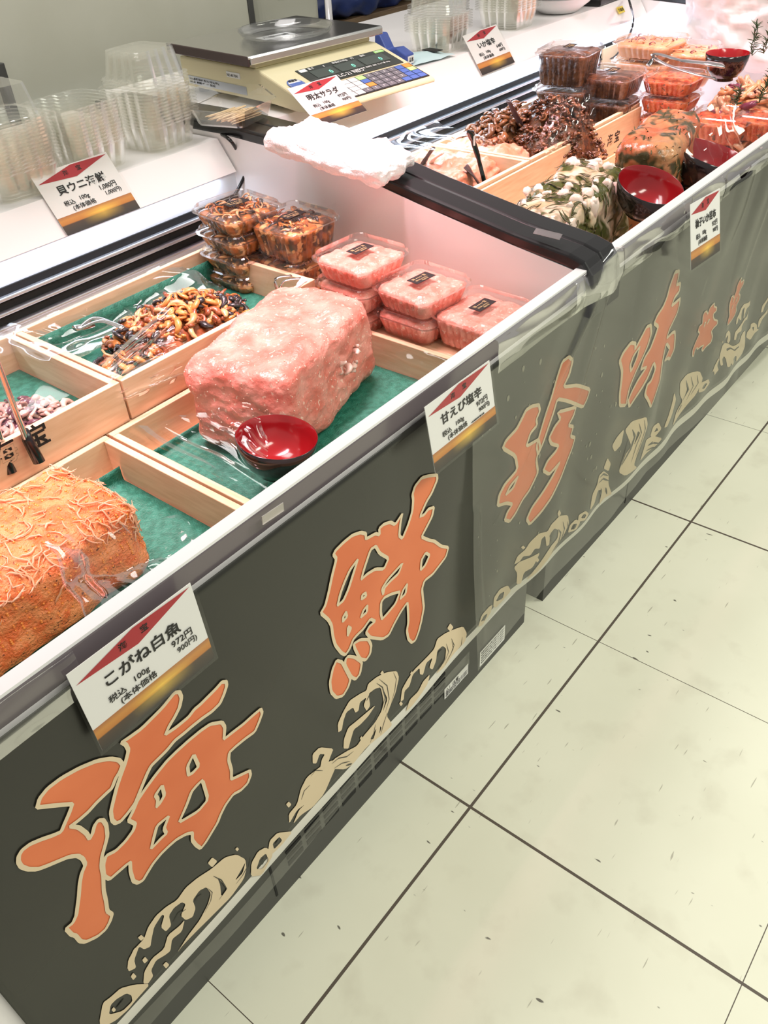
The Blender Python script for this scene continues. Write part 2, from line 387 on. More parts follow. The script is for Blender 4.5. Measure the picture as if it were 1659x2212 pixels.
for k in range(10):
    x = .196 + k * .0462
    mb = MB()
    for j in range(4): mb.lohi((x, YF - .0015, .068 + j * .0165), (x + .036, YF + .002, .0755 + j * .0165))
    mb.build('vent_grille', K['slit'], case1)
    MB().lohi((x, YF - .0006, .062), (x + .036, YF + .001, .066)).build('vent_lip', K['slit'], case1)
case2 = make_case(1.168, 3.0, 'white refrigerated display case farther along the row with dark seafood mounds and red bowls', .945, True, True, .858, .918)
kick(case2, 1.037, 3.0, (1.45,))
case3 = make_case(3.11, 4.6, 'third refrigerated case at the far end beyond the second black divider', .95, True, False, .858, .918)
kick(case3, 3.11, 4.6, ())
def led_area(x0, x1, y, p, dz=0):
    area('strip_lamp_light', ((x0 + x1) / 2, y + .006, .831 + dz), ((x0 + x1) / 2, y - .02, .70), x1 - x0 - .1, .02, p, (.72, .84, 1))
led_area(-.9, 1.06, 1.0, 1.6); led_area(1.168, 3.0, .95, 3.0, .02)
# caution labels on the kick plate
def caution(u0, v0, u1, v1, hgt, warn):
    a = at(u0, v0, y=YF - .002); b = at(u1, v1, y=YF - .002)
    wd = (b - a).length
    lb = MB().lohi((0, -.0004, -hgt), (wd, .0004, 0)).build('caution_label', K['paper'], case1)
    frame(lb, a, (1, 0, 0), (0, 0, 1))
    if warn: text('△！注意', hgt * .38, K['ink'], lb, (wd * .04, -.0006, -hgt * .42)); 
    for j in range(3 if warn else 5):
        text('本体の吸込口をふさがないでください' if j % 2 else '食品以外のものを入れないでください', hgt * .13, K['ink'], lb, (wd * .04, -.0006, -hgt * (.58 + .15 * j) if warn else -hgt * (.18 + .17 * j)), sx=.42 * wd / hgt / 1.0 if not warn else .42 * wd / hgt)
caution(1037, 1410, 1091, 1350, .045, False)
caution(960, 1490, 1011, 1434, .03, True)
#@@PART2
# ------------------------------------------------------------------ printed banner along the front
def zbot(x):                                    # lower edge of the print, sagging along the counter
    ks = [(-.3, .170), (-.216, .172), (.55, .195), (.69, .196), (.95, .185), (1.29, .153), (1.65, .148), (2.37, .105), (3.1, .10)]
    for (a, za), (b, zb) in zip(ks, ks[1:]):
        if x <= b: return za + (zb - za) * max(0, (x - a) / (b - a))
    return ks[-1][1]
def banner_y(x, z):                             # folds grow towards the loose far end
    k = max(0, min(1, (x - .35) / .5)); h = max(0, min(1, (.75 - z) / .25))
    y = .1405 - .004 * k * h * math.sin(x * 13 + z * 5) - .003 * k * math.sin(x * 29 - z * 9 + 1) * h
    y -= .003 * h * noise.noise(Vector((x * 4, z * 4, 3)))
    k2 = max(0, min(1, (x - 1.15) / .25))
    y -= k2 * .0045 * max(0, min(1, (z - .45) / .2)) * (1 + math.sin(x * 24 + 6 * noise.noise(Vector((x * 3, z * 2, 0)))))
    return y
BX0, BX1 = -.216, 3.05
ban = thing('banner', 'long black printed banner with orange brush characters and cream waves hung along the counter front', 'banner', (0, 0, 0))
mb = MB()
mb.grid(lambda a, b: (lambda x: Vector((x, banner_y(x, zbot(x) + (.757 - zbot(x)) * b), zbot(x) + (.757 - zbot(x)) * b)))(BX0 + (BX1 - BX0) * a), 330, 46)
bc = mb.build('banner_cloth', K['banner'], ban, smooth=True, fixn=False)
md = bc.modifiers.new('thickness', 'SOLIDIFY'); md.thickness = .0008; md.offset = 0
mb = MB()
def hem_h(x): return .026 - .012 * max(0, min(1, (x - .6) / .5)) + .012 * max(0, min(1, (x - 1.3) / .3))
mb.grid(lambda a, b: (lambda x: Vector((x, banner_y(x, zbot(x)) - .001 + .002 * b, zbot(x) - hem_h(x) * (1 - b) + .002)))(BX0 + (BX1 - BX0) * a), 200, 4)
o = mb.build('hem', K['hem'], ban, smooth=True); o['label'] = 'white unprinted bottom hem'
PY = .1395
def w2(u, v):
    p = at(u, v, y=PY); return (p.x, p.z)
def parse(s, ox, oy, k):
    return [w2(ox + float(q.split(',')[0]) * k, oy + float(q.split(',')[1]) * k) for q in s.split()]
def chaikin(p, n=1):
    for _ in range(n):
        q = []
        for i in range(len(p)):
            a, b = p[i], p[(i + 1) % len(p)]
            q += [(a[0] * .86 + b[0] * .14, a[1] * .86 + b[1] * .14), (a[0] * .14 + b[0] * .86, a[1] * .14 + b[1] * .86)]
        p = q
    return p
def densify(p, d=.012):
    q = []
    for i in range(len(p)):
        a, b = p[i], p[(i + 1) % len(p)]
        n = max(1, int(math.dist(a, b) / d))
        q += [(a[0] + (b[0] - a[0]) * k / n, a[1] + (b[1] - a[1]) * k / n) for k in range(n)]
    return q
def fill(name, polys, m, parent, off, smooth=1):
    c = bpy.data.curves.new('c', 'CURVE'); c.dimensions = '2D'; c.fill_mode = 'BOTH'
    for p in polys:
        p = densify(chaikin(p, smooth)); s = c.splines.new('POLY'); s.points.add(len(p) - 1); s.use_cyclic_u = True
        for i, q in enumerate(p): s.points[i].co = (q[0], q[1], 0, 1)
    t = bpy.data.objects.new('tmp', c); COL.objects.link(t)
    me = bpy.data.meshes.new_from_object(t.evaluated_get(bpy.context.evaluated_depsgraph_get()))
    bpy.data.objects.remove(t); bpy.data.curves.remove(c); me.name = name
    bm = bmesh.new(); bm.from_mesh(me); bmesh.ops.triangulate(bm, faces=bm.faces)
    for _ in range(5):                                     # fine enough to follow the folds of the cloth
        lg = [e for e in bm.edges if e.calc_length() > .013]
        if not lg: break
        bmesh.ops.subdivide_edges(bm, edges=lg, cuts=1); bmesh.ops.triangulate(bm, faces=bm.faces)
    bm.to_mesh(me); bm.free()
    for v in me.vertices: v.co = Vector((v.co.x, banner_y(v.co.x, v.co.y) - off, v.co.y))
    me.materials.clear(); me.materials.append(m)
    o = bpy.data.objects.new(name, me); COL.objects.link(o); o.parent = parent
    return o
def ribbon(mb, p, wd, off):
    p = densify(chaikin(p, 1)); n = len(p); L = []
    for i in range(n):
        a, b, c = p[i - 1], p[i], p[(i + 1) % n]
        d1 = Vector((b[0] - a[0], b[1] - a[1])); d2 = Vector((c[0] - b[0], c[1] - b[1]))
        if d1.length < 1e-7: d1 = d2
        if d2.length < 1e-7: d2 = d1
        t = (d1.normalized() + d2.normalized())
        if t.length < 1e-4: t = d1
        t.normalize(); nn = Vector((-t.y, t.x))
        L.append([(b[0] + nn.x * s * wd / 2, b[1] + nn.y * s * wd / 2) for s in (-1, 1)])
    vs = [Vector((q[0], banner_y(*q) - off, q[1])) for r in L for q in r]
    mb.add(vs, [(2 * i, 2 * i + 1, (2 * i + 3) % (2 * n), (2 * i + 2) % (2 * n)) for i in range(n)])
CH = [  # brush shapes read off the print: (name, crop origin x, y, scale, [shape = outer | holes])
 ('kanji_sea', 0, 1400, .42194, [
  "187,812 200,765 240,715 310,662 400,612 490,575 560,563 605,570 624,592 610,630 590,662 570,715 540,742 490,790 450,835 410,870 385,890 355,908 400,915 440,945 458,975 472,945 482,905 500,880 525,878 542,905 548,960 535,1010 520,1060 515,1110 525,1160 528,1240 540,1290 548,1345 573,1362 562,1400 540,1440 500,1475 440,1503 410,1500 385,1470 365,1465 335,1433 370,1405 388,1365 392,1330 400,1270 405,1200 415,1150 435,1105 420,1075 395,1060 350,1065 300,1085 240,1110 190,1128 140,1128 105,1115 90,1090 92,1060 110,1030 150,1000 210,975 270,955 310,937 330,890 350,845 368,795 300,800 250,805",
  "890,225 915,222 925,250 915,300 890,350 865,390 842,440 900,400 960,350 990,310 1020,285 1060,245 1100,205 1130,170 1152,168 1155,190 1140,235 1120,280 1080,320 1030,355 980,395 940,430 890,470 850,520 800,570 770,600 750,640 730,690 710,740 690,790 650,845 615,885 590,895 572,880 565,835 580,770 595,710 615,650 637,590 655,520 640,490 618,480 650,460 720,410 830,300",
  "1130,375 1145,400 1140,462 1180,430 1240,385 1290,340 1330,308 1338,330 1320,380 1300,425 1250,460 1200,500 1168,530 1165,570 1180,620 1180,668 1220,650 1275,625 1280,650 1265,690 1230,725 1190,745 1150,800 1125,850 1110,890 1080,940 1050,990 1025,1022 1000,1005 980,980 980,942 950,947 900,975 860,1010 820,1050 780,1100 750,1150 730,1185 705,1200 680,1190 665,1140 663,1092 640,1110 600,1145 560,1180 530,1165 525,1110 540,1060 590,1035 640,985 680,930 690,897 655,880 680,830 700,780 740,720 790,650 850,575 900,525 960,470 1020,420 1070,385|985,540 1012,600 980,635 960,645 955,600|825,700 838,750 815,790 800,810 805,770 792,750|1030,670 1060,770 1010,830 910,890 950,800 975,730 1000,700|860,855 835,920 848,945 820,970 770,1025 785,960 800,905"]),
 ('kanji_fresh', 560, 960, .36166, [
  "1060,182 1062,210 1030,290 1000,340 960,432 985,420 1010,385 1042,375 1030,430 1000,490 968,552 1010,570 1040,575 1080,605 1128,615 1112,670 1070,720 1030,770 980,810 965,860 970,920 975,970 960,1050 945,1110 925,1165 905,1180 885,1160 876,1110 885,1060 884,1000 880,940 840,1000 800,1075 772,1135 735,1160 660,1152 635,1122 655,1085 690,1055 660,1040 620,1100 580,1140 560,1165 540,1220 515,1258 490,1245 455,1200 440,1150 430,1080 410,1045 363,1005 390,960 410,880 430,780 455,680 438,655 450,630 500,580 550,540 600,523 630,530 632,562 690,530 715,538 712,500 740,475 780,463 810,478 855,412 842,470 835,545 855,562 890,480 915,400 920,330 915,300 930,250 970,200 1010,188|585,680 560,760 530,860 500,930 465,962 480,890 505,820 535,750|660,625 690,605 715,648 770,680 742,742 690,742 640,772 605,805 622,740|630,885 635,905 610,922 612,898|642,960 640,1000 605,1032 620,990|515,1000 522,1030 500,1057 500,1030|530,1085 546,1100 530,1145|858,705 830,770 780,815 745,855 738,895 730,860 765,805|790,890 838,878 810,950 760,1010 730,1042 722,1000 725,940 745,912|990,645 1012,660 985,720 960,748 965,690|880,830 870,890 838,922 855,870",
  "600,1165 650,1163 667,1200 660,1250 635,1287 600,1280 570,1220 563,1190",
  "530,1265 570,1270 612,1300 600,1370 575,1402 548,1388 512,1320 515,1285",
  "462,1290 495,1300 520,1350 545,1400 530,1450 500,1500 460,1512 430,1480 423,1420 440,1340"]),
 ('kanji_delicacy', 980, 700, .40928, [
  "575,200 610,173 630,193 612,265 580,332 650,322 730,348 715,400 690,442 600,405 548,395 525,470 495,550 470,620 440,690 428,640 450,570 480,480 515,390 545,290",
  "400,430 440,423 447,455 425,500 430,530 390,570 365,640 440,605 452,650 430,710 442,780 420,830 395,880 360,925 320,1000 290,1040 263,1030 275,990 300,948 270,940 228,957 235,900 260,840 320,760 310,690 252,652 270,610 320,550 350,490 370,450|325,795 300,860 265,898 285,850",
  "545,465 642,436 628,480 598,532 627,540 610,590 642,600 625,650 590,720 550,810 500,910 450,990 400,1057 386,1030 410,970 460,890 510,800 550,720 520,760 495,790 468,772 490,720 530,670 545,640 510,630 500,600 530,540 560,500"]),
 ('kanji_taste', 1160, 400, .30078, [
  "655,1125 682,1130 680,1172 720,1090 760,1010 792,998 802,1060 780,1150 740,1250 700,1340 660,1450 650,1500 640,1580 588,1582 585,1500 595,1400 600,1330 588,1260 610,1200|715,1150 700,1230 660,1335 650,1290 670,1220",
  "970,620 1005,613 1000,660 985,710 1017,703 1010,760 970,800 945,862 990,830 1020,813 1020,850 1000,920 960,980 930,1030 910,1092 960,1058 992,1053 1000,1100 997,1180 960,1252 940,1240 903,1257 930,1210 950,1170 908,1130 895,1200 880,1290 870,1400 850,1450 820,1530 795,1587 775,1535 758,1500 775,1430 800,1400 832,1310 822,1268 780,1380 740,1460 700,1530 665,1592 653,1550 680,1480 720,1400 780,1300 738,1322 760,1240 800,1170 830,1080 850,1010 818,985 840,930 880,870 910,800 930,720"]),
 ('small_kanji_sea', 1459, 560, .13559, [
  "625,700 622,755 655,770 650,820 610,870 605,920 615,960 652,975 645,1030 600,1090 570,1150 578,1230 555,1320 490,1400 452,1470 440,1440 470,1370 430,1400 380,1445 375,1410 340,1450 320,1560 295,1545 288,1450 330,1340 380,1230 400,1180 362,1150 380,1070 440,1030 432,900 460,840 500,828 525,880 560,770|500,1010 470,1090 480,1010|560,960 520,1040 540,970"]),
 ('small_kanji_treasure', 1459, 560, .13559, [
  "1045,288 1040,370 1105,328 1100,390 1050,470 1010,550 1038,570 1030,640 990,710 970,770 970,830 940,900 880,985 815,1048 805,1000 835,890 818,800 820,700 850,590 878,570 885,610 940,500 940,440 980,350|920,590 880,690 890,620|990,600 955,690 965,620|900,720 870,800 880,740"]),
]
OW = {'small_kanji_sea': .0045, 'small_kanji_treasure': .0045, 'kanji_taste': .008, 'kanji_delicacy': .0072, 'kanji_fresh': .0056, 'kanji_sea': .0054}
for nm, ox, oy, k, shapes in CH:
    ch = MB(); rb = MB(); parts = []
    grp = [[parse(q, ox, oy, k) for q in sh.split('|')] for sh in shapes]
    o = None
    for g in grp:
        q = fill(nm, g, K['orange'], ban, .0014)
        if o is None: o = q
        else:
            bm = bmesh.new(); bm.from_mesh(o.data); bm.from_mesh(q.data); bm.to_mesh(o.data); bm.free(); bpy.data.objects.remove(q)
        for p in g: ribbon(rb, p, OW[nm], .0022)
    o['label'] = 'orange brush character with cream edge'
    rb.build('outline', K['bcream'], o, fixn=False)
WV = [
 (0, 1400, .42194, ["660,1660 658,1610 690,1540 715,1530 690,1600 700,1640", 
  "655,1650 660,1600 690,1545 740,1490 760,1430 800,1370 850,1325 905,1290 950,1225 1010,1175 1080,1130 1150,1070 1210,1055 1255,1080 1260,1130 1245,1180 1180,1270 1080,1370 1000,1450 930,1525 905,1560 960,1470 1020,1390 1062,1310 1078,1255 1055,1222 1020,1240 985,1290 1000,1330 985,1375 950,1392 925,1370 950,1310 930,1300 890,1330 865,1370 877,1420 850,1452 825,1430 842,1370 830,1365 790,1430 778,1490 772,1530 740,1545 715,1530 690,1590 685,1640|1110,1170 1160,1230 1130,1270 1125,1210|1255,1095 1240,1150 1200,1190 1235,1130",
  "735,1720 740,1660 780,1590 840,1540 860,1470 920,1420 945,1390 930,1450 880,1490 872,1550 845,1572 800,1600 775,1650 785,1680 760,1718",
  "510,1924 530,1820 570,1790 620,1745 690,1725 770,1720 700,1800 660,1850 600,1905 540,1940|600,1800 650,1770 675,1780 680,1810 630,1860 560,1880 570,1830",
  "1282,1168 1285,1100 1320,1040 1360,1018 1400,1052 1340,1160|1310,1130 1330,1075 1360,1050 1375,1085 1340,1130",
  "1370,1045 1380,985 1420,945 1500,938 1440,1010 1395,1052|1395,1000 1430,965 1445,985 1402,1030",
  "1480,900 1478,850 1520,800 1540,720 1570,660 1640,605 1700,570 1720,600 1659,745 1600,815 1540,855 1500,902 1530,830 1560,800 1520,830",
  "725,1470 742,1485 725,1502 708,1485", "745,1582 760,1600 742,1618 730,1600", "850,1605 866,1620 850,1640 834,1622", "685,1665 702,1683 685,1703 672,1685", "1085,1070 1112,1090 1085,1122 1062,1100", "1213,1018 1223,1028 1213,1040 1203,1028", "1478,785 1492,800 1478,818 1464,800", "585,1840 597,1855 585,1868 573,1855"]),
 (560, 960, .36166, ["470,1720 468,1670 500,1600 540,1530 600,1490 640,1470 650,1430 700,1390 760,1360 820,1352 832,1390 812,1480 780,1560 758,1620 792,1672 740,1725 640,1805 560,1905 510,1940 415,1935 440,1880 520,1830 580,1800 620,1740 690,1660 730,1590 742,1530 725,1450 690,1460 652,1490 662,1560 640,1592 622,1560 640,1510 600,1540 592,1590 572,1602 560,1570 520,1600 502,1650 492,1705|735,1450 755,1520 735,1600 765,1520|700,1690 660,1760 680,1760|720,1680 715,1730 728,1690",
  "500,1815 503,1760 530,1690 580,1650 640,1600 695,1555 650,1622 602,1672 562,1702 542,1770 530,1815",
  "318,1905 318,1850 360,1808 442,1815 420,1870 400,1930 360,1940 372,1880 390,1850 360,1848 340,1905",
  "838,1532 848,1460 880,1400 920,1340 980,1280 1040,1220 1060,1160 1110,1130 1160,1110 1222,1088 1242,1130 1230,1180 1160,1255 1100,1335 1050,1370 1110,1290 1117,1220 1095,1203 1060,1230 1052,1290 1030,1342 1008,1330 1030,1270 990,1300 970,1372 950,1367 950,1330 910,1370 890,1440 862,1470 856,1522|1150,1170 1160,1220 1140,1260 1165,1220",
  "868,1592 890,1520 940,1470 970,1410 1012,1368 1000,1422 960,1482 905,1555",
  "1308,1092 1330,1020 1380,970 1402,962 1392,1010 1335,1082|1325,1060 1345,1025 1370,1010 1350,1050", "1408,975 1410,920 1450,870 1500,848 1517,880 1480,930 1430,982|1425,945 1450,900 1480,885 1470,930",
  "1145,1070 1165,1095 1145,1120 1125,1100", "735,1350 745,1365 735,1380 722,1368", "905,1350 915,1365 905,1382 895,1365", "840,1530 852,1545 840,1560 830,1545", "608,1740 620,1755 608,1770 598,1755"]),
 (980, 700, .40928, ["328,1275 343,1230 380,1190 400,1150 440,1100 480,1088 500,1050 550,1008 602,1008 607,1050 580,1110 540,1170 500,1225 430,1305 375,1355 500,1170 542,1130 547,1085 520,1073 495,1100 492,1160 475,1167 468,1110 450,1130 442,1180 420,1182 400,1220 370,1227 355,1255",
  "338,1375 343,1320 328,1290 350,1260 400,1230 445,1198 410,1280 372,1310 357,1372",
  "598,1102 610,1060 640,1028 662,1040 640,1082|612,1085 625,1055 645,1050 635,1075", "648,1042 655,1005 690,983 712,1000 690,1032|665,1020 680,1000 695,1005 685,1022",
  "718,985 730,900 760,850 770,800 800,778 832,800 830,850 842,900 810,922 780,962 800,880 770,880 750,950",
  "798,765 820,708 842,740 832,782", "875,785 890,720 930,640 920,600 908,560 940,510 1002,483 1012,530 990,600 960,680 943,742 965,755 900,800|960,560 940,640 970,570",
  "843,645 870,598 905,555 890,640 860,680", "978,725 1000,650 1010,608 1050,588 1092,600 1060,640 1010,685|1020,640 1050,615 1040,635", "1033,592 1050,540 1080,518 1092,550 1060,592|1055,570 1070,545 1075,560",
  "1103,545 1130,480 1150,420 1165,360 1175,400 1150,480 1120,540", "1158,545 1180,470 1222,410 1200,370 1198,310 1240,270 1302,248 1312,290 1280,370 1230,442|1240,310 1255,340 1230,390 1245,350", "1288,362 1300,310 1340,288 1352,310 1320,352|1305,340 1320,312 1335,312 1318,340",
  "430,1225 440,1240 430,1255 420,1240", "545,975 560,995 545,1015 535,995", "370,1170 380,1180 370,1192 360,1180"]),
 (1459, 560, .13559, ["690,1570 720,1440 740,1370 780,1330 830,1340 880,1380 940,1350 1010,1320 1030,1230 1080,1170 1140,1140 1135,1300 1120,1400 1080,1500 1040,1560 975,1640 965,1540 920,1530 890,1580 905,1650 870,1685 850,1640 830,1700 790,1710 780,1580 760,1540 735,1590 740,1680 710,1695|800,1420 850,1395 900,1430 950,1395 1000,1380 1010,1400 950,1420 905,1455 850,1420 800,1460",
  "575,1800 620,1680 680,1570 690,1600 660,1690 680,1760 650,1800 620,1850 610,1780", "790,1270 800,1180 845,1132 870,1170 860,1290 830,1340 815,1310 840,1200",
  "955,1040 970,950 1010,870 1040,790 1090,710 1160,690 1198,655 1195,740 1130,780 1095,870 1080,940 1068,930 1080,830 1095,760 1060,800 1040,880 1030,970 1010,960 1000,930 975,1020", "905,1280 930,1160 990,1080 1040,1010 1090,940 1150,910 1180,800 1170,980 1140,960 1080,1000 1040,1060 1030,1140 1000,1150 960,1180 930,1280",
  "1150,1250 1170,1170 1220,1100 1230,1040 1270,1012 1300,1040 1300,1110 1330,1120 1260,1180 1200,1290|1240,1090 1265,1080 1250,1150", "1310,1090 1330,970 1380,900 1440,840 1470,780 1475,860 1430,900 1380,960 1330,1080", "1365,850 1390,740 1440,660 1475,590 1475,640 1420,740 1390,840",
  "740,1295 750,1310 740,1335 728,1318", "985,1235 992,1255 985,1280 975,1258"]),
]
n_ = 0
for ox, oy, k, polys in WV:
    for p in polys:
        q = fill('printed_wave', [parse(a, ox, oy, k) for a in p.split('|')], K['bcream'], ban, .0014)
# black engraving lines drawn inside the waves
WL = [(0, 1400, .42194, ["10:1090,1165 1130,1185 1158,1230 1135,1262 1118,1285", "8:1262,1078 1262,1120 1240,1160 1205,1205", "7:1285,1072 1275,1120 1252,1152", "6:1062,1228 1084,1248 1076,1290 1045,1350", "7:950,1505 985,1468", "14:1000,1300 1012,1275 1035,1262", "26:1340,1105 1352,1075", "26:1412,1005 1428,980", "26:600,1850 640,1800", "8:1590,655 1612,625 1650,625", "9:1542,775 1556,730 1585,700", "12:890,1405 915,1360 950,1335"]),
 (560, 960, .36166, ["8:700,1425 735,1450 750,1510 730,1580", "6:715,1400 762,1440 774,1520 750,1600", "5:800,1360 816,1400 806,1470 785,1540", "7:720,1590 690,1650 650,1702", "6:762,1600 742,1660 722,1730", "6:692,1670 682,1720 660,1780", "8:430,1905 470,1872 520,1862 560,1830", "7:445,1932 490,1902 540,1890", "14:515,1915 550,1905", "8:1150,1160 1166,1200 1146,1250 1108,1315", "6:1118,1190 1132,1240 1105,1300", "5:1215,1150 1206,1200 1190,1222", "10:640,1530 655,1500 680,1480", "16:1065,1270 1075,1240 1095,1225", "22:1345,1055 1365,1015", "22:1445,935 1465,900"]),
 (980, 700, .40928, ["9:545,1080 561,1100 549,1150 508,1205", "6:572,1040 582,1080 566,1130 528,1190", "6:600,1040 599,1080 575,1135", "16:492,1108 506,1125 495,1158", "7:966,520 976,570 951,640 928,725", "6:990,500 997,550 976,620 948,695", "14:938,555 946,590 925,660 888,745", "8:770,842 800,820 832,832", "8:775,812 800,795 828,806", "10:790,872 791,905", "10:816,868 820,902", "7:1020,642 1050,626 1082,626", "7:1012,668 1045,650 1065,650", "10:1240,300 1251,350 1222,405", "6:1266,280 1271,330 1238,405", "6:1291,270 1291,312 1258,375", "14:625,1080 640,1055", "14:672,1020 688,1002", "10:1190,470 1215,430", "12:920,610 905,680 880,760"])]
for ox, oy, k, ls in WL:
    for l_ in ls:
        mb = MB()
        wd_, ps = l_.split(':'); P_ = parse(ps, ox, oy, k); e_ = w2(ox + 500 * k, oy + 900 * k); e2 = w2(ox + 500 * k + float(wd_) * k, oy + 900 * k); ww = math.dist(e_, e2) * .62
        Q = []
        for a, b in zip(P_, P_[1:]):
            n_ = max(2, int(math.dist(a, b) / .004)); Q += [(a[0] + (b[0] - a[0]) * i / n_, a[1] + (b[1] - a[1]) * i / n_) for i in range(n_)]
        Q.append(P_[-1]); N_ = len(Q); vs = []
        for i, q in enumerate(Q):
            a, b = Q[max(0, i - 3)], Q[min(N_ - 1, i + 3)]; t = Vector((b[0] - a[0], b[1] - a[1])).normalized(); h = ww / 2 * (.15 + .85 * math.sin(math.pi * min(1, (i + .5) / N_)))
            for s_ in (-1, 1):
                x_, z_ = q[0] - t.y * h * s_, q[1] + t.x * h * s_; vs.append(Vector((x_, banner_y(x_, z_) - .0019, z_)))
        mb.add(vs, [(2 * i, 2 * i + 1, 2 * i + 3, 2 * i + 2) for i in range(N_ - 1)]); mb.build('wave_line', K['banner'], ban, fixn=False)
# cream specks of spray printed around the characters
mb = MB(); R2 = random.Random(5)
for _ in range(90):
    x = R2.gauss(1.05, .22); z = R2.gauss(.47, .13)
    if not (.69 < x < 1.7 and zbot(x) + .03 < z < .72): continue
    r = R2.choice((.0012, .002, .003, .005)); y = banner_y(x, z) - .0011
    mb.add([Vector((x + r * math.cos(a) * .8, y, z + r * math.sin(a) * 1.2)) for a in [i * math.pi / 4 for i in range(8)]], [tuple(range(8))])
o = mb.build('spray_specks', mat('speck', (.28, .27, .2), .4), ban, fixn=False); o['kind'] = 'stuff'
# clear vinyl hung over the far half of the banner, swinging out at the foot
def sheet(name, x0, x1, ztop_, zb, flare, label, seed, mtl='sheet', y0=.131):
    def fn(a, b):
        x = x0 + (x1 - x0) * a; zb_ = zb(x); ztop = ztop_(x) if callable(ztop_) else ztop_; z = zb_ + (ztop - zb_) * b
        y = min(y0 - .004 * math.sin(x * 11 + z * 4), banner_y(x, z) - .004) - flare * (1 - b) ** 3 * (.5 + .5 * math.sin(x * 3.2 + seed))
        y -= .004 * (1 - b) * abs(noise.noise(Vector((x * 9, z * 3, seed))))
        if y0 < .135 and x1 > 1:
            for xa, za, xb, zb2, am, wd in ((1.06, .755, .78, .46, .012, .011), (1.10, .755, .96, .40, .008, .014), (1.30, .755, 1.62, .56, .010, .016), (.70, .50, .715, .17, .007, .008), (2.05, .75, 1.86, .30, .010, .02)):
                dx, dz = xb - xa, zb2 - za; L2 = dx * dx + dz * dz; t_ = ((x - xa) * dx + (z - za) * dz) / L2
                if -.05 < t_ < 1.05:
                    d_ = ((x - xa) * dz - (z - za) * dx) / L2 ** .5; y -= am * math.exp(-(d_ / wd) ** 2) * (1 - max(0, min(1, t_)) * .8)
        return Vector((x, y, z))
    o = MB().grid(fn, 300 if x1 > 1 else 120, 70 if x1 > 1 else 8).build(name, K[mtl], None, smooth=True, fixn=False)
    return tag(o, label, 'plastic sheet')
sheet('vinyl_sheet', .69, 3.02, .752, lambda x: zbot(x) - .055 - .02 * math.sin(x * 2.5), .02, 'clear vinyl sheet hung over the right half of the black banner, hanging below its hem', .4)
sheet('vinyl_strip', -.216, .682, lambda x: zbot(x) - hem_h(x) + .004, lambda x: zbot(x) - .058, 0, 'narrow clear vinyl strip hanging below the white hem at the near end of the banner', 1.2)
# ------------------------------------------------------------------ price cards
CW, CHH = .163, .131
def card(a, b, c, name, price, price2, label, marks=True, ns=.021):
    t = thing('price_card', label, 'price card', group=None)
    A, B, C = Vector(a), Vector(b), Vector(c)
    wd = (B - A).length; hg = (A - C).length
    frame(t, C, B - A, A - C)
    kx, kz = wd / CW, hg / CHH
    t.scale = (kx, 1, kz)
    mb = MB(); mb.lohi((0, 0, 0), (CW, .0008, CHH)); mb.build('card_paper', K['paper'], t)
    MB().lohi((0, -.0004, 0), (CW, .0001, .037)).build('sunset_picture', K['sunset'], t)
    mb = MB(); mb.add([(.004, -.0005, CHH * .84), (CW * .5, -.0005, CHH * .79), (CW - .003, -.0005, CHH * .97), (CW * .5, -.0005, CHH * .985)], [(0, 1, 2, 3)])
    mb.build('red_diamond', K['red'], t, fixn=False)
    text('海', .011, K['ink'], t, (CW * .36, -.0008, CHH * .855), bold=.015); text('宝', .011, K['ink'], t, (CW * .54, -.0008, CHH * .875), bold=.015)
    text(name, ns, K['ink'], t, (CW * .5, -.0008, CHH * .605), name='item_name', bold=.018, align='CENTER')
    text(price, .0135, K['ink'], t, (CW * .9, -.0008, CHH * .475), name='price', bold=.006, align='RIGHT', sx=.9)
    text(price2, .0115, K['ink'], t, (CW * .92, -.0008, CHH * .375), name='price_before_tax', bold=.005, align='RIGHT', sx=.9)
    text('税込', .0115, K['ink'], t, (CW * .17, -.0008, CHH * .42), name='tax_note', bold=.005)
    text('100g', .0115, K['ink'], t, (CW * .37, -.0008, CHH * .44), name='weight', bold=.005)
    text('(本体価格', .0115, K['ink'], t, (CW * .24, -.0008, CHH * .325), name='base_price_note', bold=.005)
    mb = MB(); mb.lohi((-.004, -.0018, -.004), (CW + .004, -.0014, CHH + .004)); mb.build('clear_sleeve', K['sleeve'], t)
    return t
def square(A, B, u, v):                          # lower corner square to the top edge, swung out or in from the banner
    e = B - A; d = RX * ((u - W / 2) / F) + RD * ((v - H / 2) / F) + RF
    return CAM + d * ((A - CAM).dot(e) / d.dot(e))
c0 = card(at(143, 1459, y=.132), at(411, 1259, y=.132), square(at(143, 1459, y=.132), at(411, 1259, y=.132), 222, 1622), 'こがね白魚', '972円', '900円)', 'price card reading こがね白魚 clipped on the banner front below the orange roe block')
c1 = card(at(917, 880, y=.118), at(1057, 778, y=.118), square(at(917, 880, y=.118), at(1057, 778, y=.118), 941, 1022), '甘えび塩辛', '972円', '900円)', 'price card reading 甘えび塩辛 clipped on the front below the pink packs')
text('※北海道知床(羅臼)産', .0038, K['ink'], c1, (CW * .60, -.0008, CHH * .30), name='small_print')
c2 = card(at(1491, 442, y=.110), at(1555, 406, y=.110), square(at(1491, 442, y=.110), at(1555, 406, y=.110), 1493, 584), '柚子いか昆布', '972円', '900円)', 'price card reading 柚子いか昆布 clipped on the far front under the red bowls', ns=.019)
tiltv = (.62)
FN = Vector((0, -.063, .045)).normalized(); FP = Vector((0, 1.005, .833))
FP1 = Vector((0, 1.004, .833))
c3 = card(on(78, 378, FP1, FN), on(240, 325, FP1, FN), on(147, 510, FP1, FN), '貝ウニ海鮮', '1,080円', '1,000円)', 'price card reading 1,080円 leaning on the white shelf front before the near tub stacks')
FP2 = Vector((0, .938, .858))
